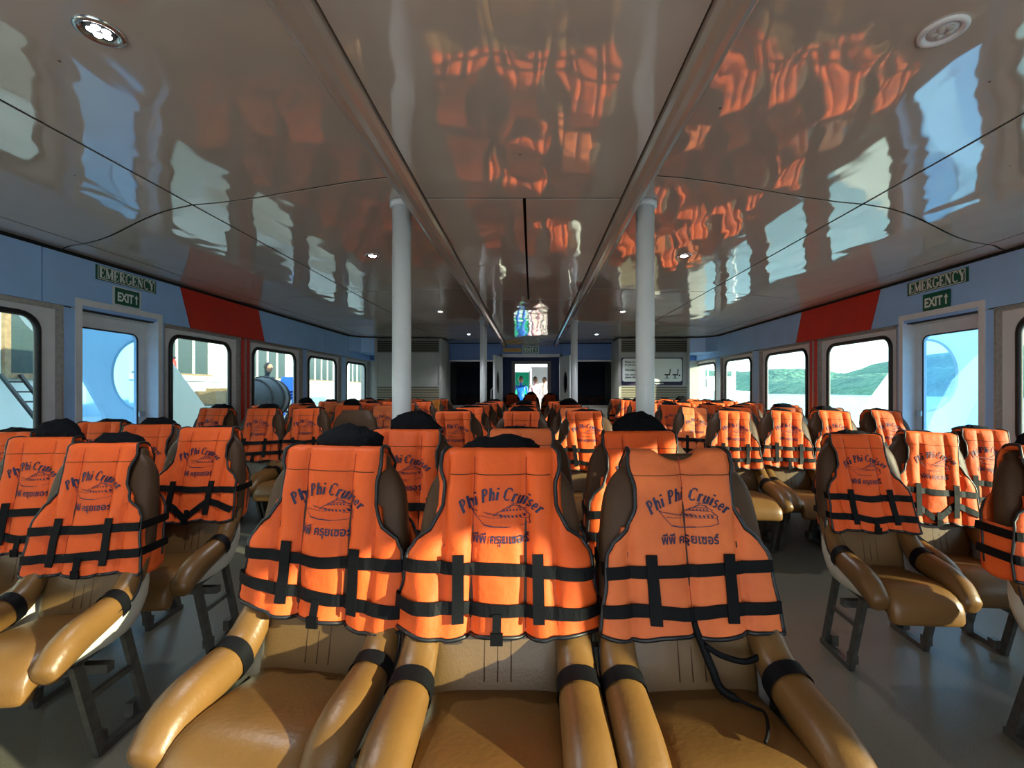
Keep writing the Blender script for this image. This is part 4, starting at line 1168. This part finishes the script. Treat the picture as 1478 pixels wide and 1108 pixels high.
# sea and hills
o = MB().add([(3.9, -400, -1.3), (1500, -400, -1.3), (1500, 2500, -1.3), (3.9, 2500, -1.3)], [(0, 1, 2, 3)]).build('sea', M_sea)
o['kind'] = 'structure'; o['category'] = 'sea'; o['label'] = 'glittering pale sea beyond the sea-side windows'
def hills(name, x, y0, y1, h, seed, label, depth=120):
    rows = []
    for i in range(141):
        y = y0+(y1-y0)*i/140
        hh = h*(0.62+0.6*noise.noise(Vector((y*0.0045, seed, 0)))+0.12*noise.noise(Vector((y*0.03, seed, 2)))+0.07*noise.noise(Vector((y*0.12, seed, 5))))
        rows.append([(x+depth*q, y, -1.5+hh*f*(1+0.06*noise.noise(Vector((y*0.09, q*9, seed))))) for q, f in ((0, 0), (0.05, 0.16), (0.2, 0.45), (0.4, 0.72), (0.7, 0.93), (1.0, 1.0), (1.4, 0.6))])
    mb = MB(); mb.grid(rows); o = mb.build(name, M_hill); o['kind'] = 'structure'; o['category'] = 'hill'; o['label'] = label
hills('hills', 260, -100, 1500, 58, 1.7, 'wooded hazy green hills across the water')
hills('hills.001', 170, 150, 420, 30, 4.2, 'nearer low wooded headland across the water', 60)

def boat(x, y, L, label):
    r = empty('motor_boat', label, 'boat', (x, y, -1.3)); r.scale = (1.7, 1.7, 1.7)
    prof = [(-0.5, 0.5), (-0.48, 1.5), (0.3, 1.6), (0.5, 1.9)]
    rows = []
    for k in range(9):
        t = k/8; w_ = L*0.14*(1-max(0, t-0.55)**2*4.5); zz = 1.4+0.5*t*t
        rows.append([(-w_, (t-0.5)*L, zz), (-w_*0.8, (t-0.5)*L, 0.2), (0, (t-0.5)*L, 0), (w_*0.8, (t-0.5)*L, 0.2), (w_, (t-0.5)*L, zz)])
    mb = MB(); mb.grid(rows, closed=True, cap=True); mb.build('hull', M_wht, r)
    mb = MB(); mb.prism([(-0.3*L, 1.4), (0.2*L, 1.5), (0.08*L, 2.6), (-0.28*L, 2.6)], 'x', -L*0.1, L*0.1); mb.build('cabin', M_wht, r)
    mb = MB(); mb.prism([(-0.26*L, 1.75), (0.12*L, 1.8), (0.05*L, 2.4), (-0.25*L, 2.4)], 'x', -L*0.102, L*0.102); mb.build('cabin_window', M_bwin, r)
    MB().box((-L*0.11, -0.32*L, 3.3), (L*0.11, 0.08*L, 3.4)).build('roof', M_wht, r)
    for a in (-1, 1):
        MB().bar((a*L*0.1, 0.1*L, 2.5), (a*L*0.1, -0.02*L, 3.3), 0.1, 0.1).build('roof_strut', M_wht, r)
        MB().bar((a*L*0.1, -0.28*L, 2.5), (a*L*0.1, -0.28*L, 3.3), 0.1, 0.1).build('roof_strut', M_wht, r)
boat(26.0, 68, 10, 'white motor boat seen through the last sea-side window')
boat(60, 150, 12, 'small white boat far out near the wooded shore')
r = empty('mooring_mast', 'thin white mast standing outside the second farthest sea-side window', 'mast', (6.0, 13.6, -1.3))
MB().tube([(0, 0, 0), (0, 0, 4.2)], 0.05, 10).build('pole', M_wht, r); MB().tube([(0, 0, 4.2), (0, 0, 4.3)], 0.09, 10).build('cap', M_wht, r)

# pier side
GZ = 0.62
o = MB().box((-60, -40, -3), (-4.7, 80, GZ)).build('pier_ground', M_pier); o['kind'] = 'structure'; o['category'] = 'pier'; o['label'] = 'sunlit concrete pier outside the windows'
def building():
    r = empty('pier_building', 'pale pier building with dark barred windows and columns', 'building', (-10, 12, GZ))
    MB().box((-3, -22, 0), (0, 26, 4.2)).build('wall', M_bwall, r)
    MB().box((-3.2, -22.3, 4.2), (0.8, 26.3, 4.5)).build('roof', M_bwall, r)
    MB().box((0, -22, 0.85), (0.12, 26, 1.0)).build('ledge', M_wht, r)
    for y in (-19, -14.6, -10.2, -5.8, -1.4, 3.0, 7.4, 11.8, 16.2, 20.6):
        MB().box((0, y-0.35, 0), (0.35, y+0.35, 4.2)).build('column', M_bwall, r)
        wv = MB().box((0.005, y+0.9, 1.05), (0.03, y+3.5, 3.2)).build('window', M_bwin, r)
        for k in range(5): MB().box((0.03, y+0.9+k*0.64, 1.05), (0.07, y+0.94+k*0.64, 3.2)).build('window_bar', M_wht, wv)
        MB().box((0.03, y+0.8, 1.0), (0.08, y+3.6, 1.06)).build('window_sill', M_wood, wv)
building()
r = empty('fire_extinguisher', 'red fire extinguisher hanging on the pier building wall', 'extinguisher', (-9.6, 12.15, GZ+0.95))
MB().tube([(0.05, 0, 0), (0.05, 0, 0.02), (0.05, 0, 0.40), (0.05, 0, 0.47)], [0.07, 0.085, 0.085, 0.03], 16).build('bottle', M_red, r)
MB().tube([(0.05, 0, 0.47), (0.05, 0.1, 0.42), (0.06, 0.13, 0.15)], 0.012).build('hose', M_rub, r)
MB().box((0.0, -0.05, 0.47), (0.1, 0.05, 0.52)).build('handle', M_rub, r)
def shed():
    r = empty('ticket_kiosk', 'white kiosk with a wood-framed dark window close to the ferry', 'kiosk', (-6.6, 4.6, GZ))
    MB().box((-1.6, -2.2, 0), (0, 2.0, 2.3)).build('wall', M_bwall, r)
    MB().box((-1.8, -2.4, 2.3), (0.35, 2.2, 2.42)).build('roof', M_bwall, r)
    MB().box((0, 1.15, 0.80), (0.03, 1.60, 1.55)).build('window', M_bwin, r)
    mb = MB(); mb.box((0.0, 1.08, 0.73), (0.05, 1.15, 1.62)); mb.box((0.0, 1.60, 0.73), (0.05, 1.67, 1.62)); mb.box((0, 1.15, 1.55), (0.05, 1.60, 1.62)); mb.box((0, 1.15, 0.73), (0.05, 1.60, 0.80)); mb.build('window_frame', M_wood, r)
    MB().box((0.0, 0.94, 0.9), (0.04, 0.99, 1.2)).build('red_strip', M_red, r)
shed()
r = empty('folding_ladder', 'black folded ladder leaning on the white kiosk', 'ladder', (-6.3, 5.7, GZ))
for dy in (0.0, 0.22): MB().bar((0.15, dy+0.12, 0), (-0.22, dy-0.1, 0.78), 0.04, 0.03).build('rail', M_rub, r)
for k in range(6): MB().bar((0.12-0.06*k, 0.11-0.035*k, 0.06+0.125*k), (0.12-0.06*k, 0.33-0.035*k, 0.06+0.125*k), 0.02, 0.02).build('rung', M_rub, r)
r = empty('luggage_cart', 'low luggage cart loaded with cartons beside the pier building', 'cart', (-9.1, 13.6, GZ))
MB().box((-0.35, -0.9, 0.14), (0.35, 0.9, 0.2)).build('deck', M_steel, r)
for sx in (-0.3, 0.3):
    for sy in (-0.75, 0.75): MB().tube([(sx-0.03, sy, 0.08), (sx+0.03, sy, 0.08)], 0.08, 14).build('wheel', M_rub, r)
MB().tube([(-0.3, 0.95, 0.18), (-0.3, 1.05, 0.95), (0.3, 1.05, 0.95), (0.3, 0.95, 0.18)], 0.02).build('handle', M_steel, r)
for k in range(4):
    c = MB().box((-0.3, -0.2, 0), (0.3, 0.2, 0.36+0.08*(k % 2))).build('carton', M_wood); c.location = (-9.1, 13.6-0.66+0.43*k, GZ+0.2)
    c['category'] = 'carton'; c['label'] = ('carton on the luggage cart, %s from its near end' % ORD[k]); c['group'] = 'cartons on the luggage cart'
def fender():
    r = empty('boat_fender', 'big black rubber fender lying on the pier edge', 'fender', (-5.35, 9.1, GZ+0.42))
    mb = MB(); rows = []
    for i in range(13):
        t = math.pi*i/12; rows.append([(0.42*math.sin(t)*math.cos(2*math.pi*j/20), -0.6*math.cos(t), 0.42*math.sin(t)*math.sin(2*math.pi*j/20)) for j in range(20)])
    mb.grid(rows, closed=True); mb.build('bladder', M_fend, r)
    for y in (-0.3, 0, 0.3): MB().ring([((0.43*math.sqrt(1-(y/0.62)**2))*math.cos(2*math.pi*j/20), y, (0.43*math.sqrt(1-(y/0.62)**2))*math.sin(2*math.pi*j/20)) for j in range(20)], 0.02).build('rib', M_rub, r)
fender()
r = empty('chair_stack', 'stack of blue plastic chairs behind the black fender', 'chair stack', (-5.9, 10.7, GZ))
for k in range(4):
    MB().box((-0.22, -0.2+0.05*k, 0.35+0.07*k), (0.22, 0.22+0.05*k, 0.38+0.07*k)).build('seat', M_bluep, r)
    MB().bar((0, 0.22+0.05*k, 0.38+0.07*k), (0, 0.32+0.05*k, 0.75+0.05*k), 0.42, 0.03).build('backrest', M_bluep, r)
for sx in (-0.2, 0.2):
    for sy in (-0.18, 0.2): MB().bar((sx, sy, 0), (sx*0.95, sy, 0.36), 0.03, 0.03).build('leg', M_bluep, r)

def person(label, loc, pose, shirt, rz=0):
    r = empty('person', label, 'person', loc, rz)
    if pose == 'sit':
        J_ = {'pel': (0, 0, 0.47), 'ch': (0, 0.03, 0.72), 'nk': (0, 0.0, 0.96), 'hd': (0, -0.04, 1.10), 'ht': (0, -0.05, 1.22),
              'ls': (0.18, 0.02, 0.90), 'le': (0.24, -0.08, 0.66), 'lh': (0.12, -0.30, 0.58), 'rs': (-0.18, 0.02, 0.90), 're': (-0.24, -0.08, 0.66), 'rh': (-0.12, -0.30, 0.58),
              'lk': (0.12, -0.42, 0.48), 'lf': (0.12, -0.42, 0.08), 'lt': (0.12, -0.56, 0.04), 'rk': (-0.12, -0.42, 0.48), 'rf': (-0.12, -0.40, 0.08), 'rt': (-0.12, -0.54, 0.04), 'lp': (0.10, 0, 0.45), 'rp': (-0.10, 0, 0.45)}
    else:
        J_ = {'pel': (0, 0, 0.92), 'ch': (0, 0, 1.2), 'nk': (0, 0, 1.44), 'hd': (0, -0.02, 1.56), 'ht': (0, -0.02, 1.70),
              'ls': (0.19, 0, 1.38), 'le': (0.25, 0.02, 1.1), 'lh': (0.22, -0.12, 0.88), 'rs': (-0.19, 0, 1.38), 're': (-0.25, 0.02, 1.1), 'rh': (-0.23, -0.10, 0.86),
              'lk': (0.11, -0.03, 0.5), 'lf': (0.11, 0.02, 0.08), 'lt': (0.11, -0.14, 0.04), 'rk': (-0.11, 0.0, 0.5), 'rf': (-0.11, 0.06, 0.08), 'rt': (-0.11, -0.10, 0.04), 'lp': (0.10, 0, 0.88), 'rp': (-0.10, 0, 0.88)}
    rad = {'pel': .14, 'ch': .14, 'nk': .055, 'hd': .095, 'ht': .07, 'ls': .06, 'le': .045, 'lh': .035, 'rs': .06, 're': .045, 'rh': .035, 'lk': .065, 'lf': .045, 'lt': .035, 'rk': .065, 'rf': .045, 'rt': .035, 'lp': .10, 'rp': .10}
    ks = list(J_); ed = [('pel','ch'),('ch','nk'),('nk','hd'),('hd','ht'),('ch','ls'),('ls','le'),('le','lh'),('ch','rs'),('rs','re'),('re','rh'),('pel','lp'),('lp','lk'),('lk','lf'),('lf','lt'),('pel','rp'),('rp','rk'),('rk','rf'),('rf','rt')]
    me = bpy.data.meshes.new('body'); me.from_pydata([J_[k] for k in ks], [(ks.index(a), ks.index(b)) for a, b in ed], [])
    o = bpy.data.objects.new('body', me); COL.objects.link(o); o.parent = r
    md = o.modifiers.new('skin', 'SKIN')
    for i, k in enumerate(ks):
        me.skin_vertices[0].data[i].radius = (rad[k], rad[k]*0.9)
    me.skin_vertices[0].data[0].use_root = True
    o.modifiers.new('sub', 'SUBSURF').levels = 1; o.modifiers[-1].render_levels = 2
    me.materials.append(shirt)
    hp = Vector(J_['hd']); mb = MB(); rows = []
    for i in range(9):
        t = math.pi*i/8; rows.append([(hp.x+0.082*math.sin(t)*math.cos(2*math.pi*j/14), hp.y-0.02+0.098*math.sin(t)*math.sin(2*math.pi*j/14), hp.z+0.03+0.12*math.cos(t)) for j in range(14)])
    mb.grid(rows, closed=True); mb.bar(hp+Vector((0, -0.115, 0.045)), hp+Vector((0, -0.135, 0.01)), 0.025, 0.03); mb.build('head', M_skin, r)
    mb = MB(); rows = []
    for i in range(6):
        t = math.pi*0.62*i/5; rows.append([(hp.x+0.094*math.sin(t)*math.cos(2*math.pi*j/14), hp.y+0.005+0.104*math.sin(t)*math.sin(2*math.pi*j/14), hp.z+0.045+0.125*math.cos(t)) for j in range(14)])
    mb.grid(rows, closed=True); mb.build('hair', M_rub, r)
person('person in dark clothes sitting on a bench on the pier', (-6.55, 11.3, GZ), 'sit', M_dk, R(70))
r = empty('pier_bench', 'low grey bench under the seated person on the pier', 'bench', (-6.6, 11.3, GZ))
MB().box((-0.25, -0.5, 0.30), (0.2, 0.5, 0.36)).build('seat', M_steel, r)
for sy in (-0.45, 0.45): MB().box((-0.2, sy-0.03, 0), (0.15, sy+0.03, 0.30)).build('leg', M_steel, r)
person('person in blue clothes standing at the pier side of the far exit', (-0.42, 17.2, 0), 'stand', M_bluep, 0)
person('person in pale clothes standing in the bright far exit', (0.12, 17.6, 0), 'stand', M_pk, 0.3)
person('person in white clothes beyond the sea side of the far exit', (0.50, 18.2, 0), 'stand', M_wht, -0.3)
r = empty('green_screen', 'bright green tarpaulin seen through the far doorway', 'tarpaulin', (-0.42, 18.9, 0))
MB().box((-0.6, 0, 0.1), (0.32, 0.03, 1.95)).build('sheet', M_gtarp, r)
MB().tube([(-0.6, 0, 0), (-0.6, 0, 2.0), (0.32, 0, 2.0), (0.32, 0, 0)], 0.03).build('frame', M_wht, r)
r = empty('white_screen', 'plain white panel beside the green tarpaulin', 'panel', (0.7, 18.9, 0))
MB().box((-0.72, 0, 0.0), (0.8, 0.03, 2.1)).build('panel', M_wht, r); MB().box((-0.74, -0.02, 2.1), (0.82, 0.05, 2.16)).build('rail', M_wht, r)
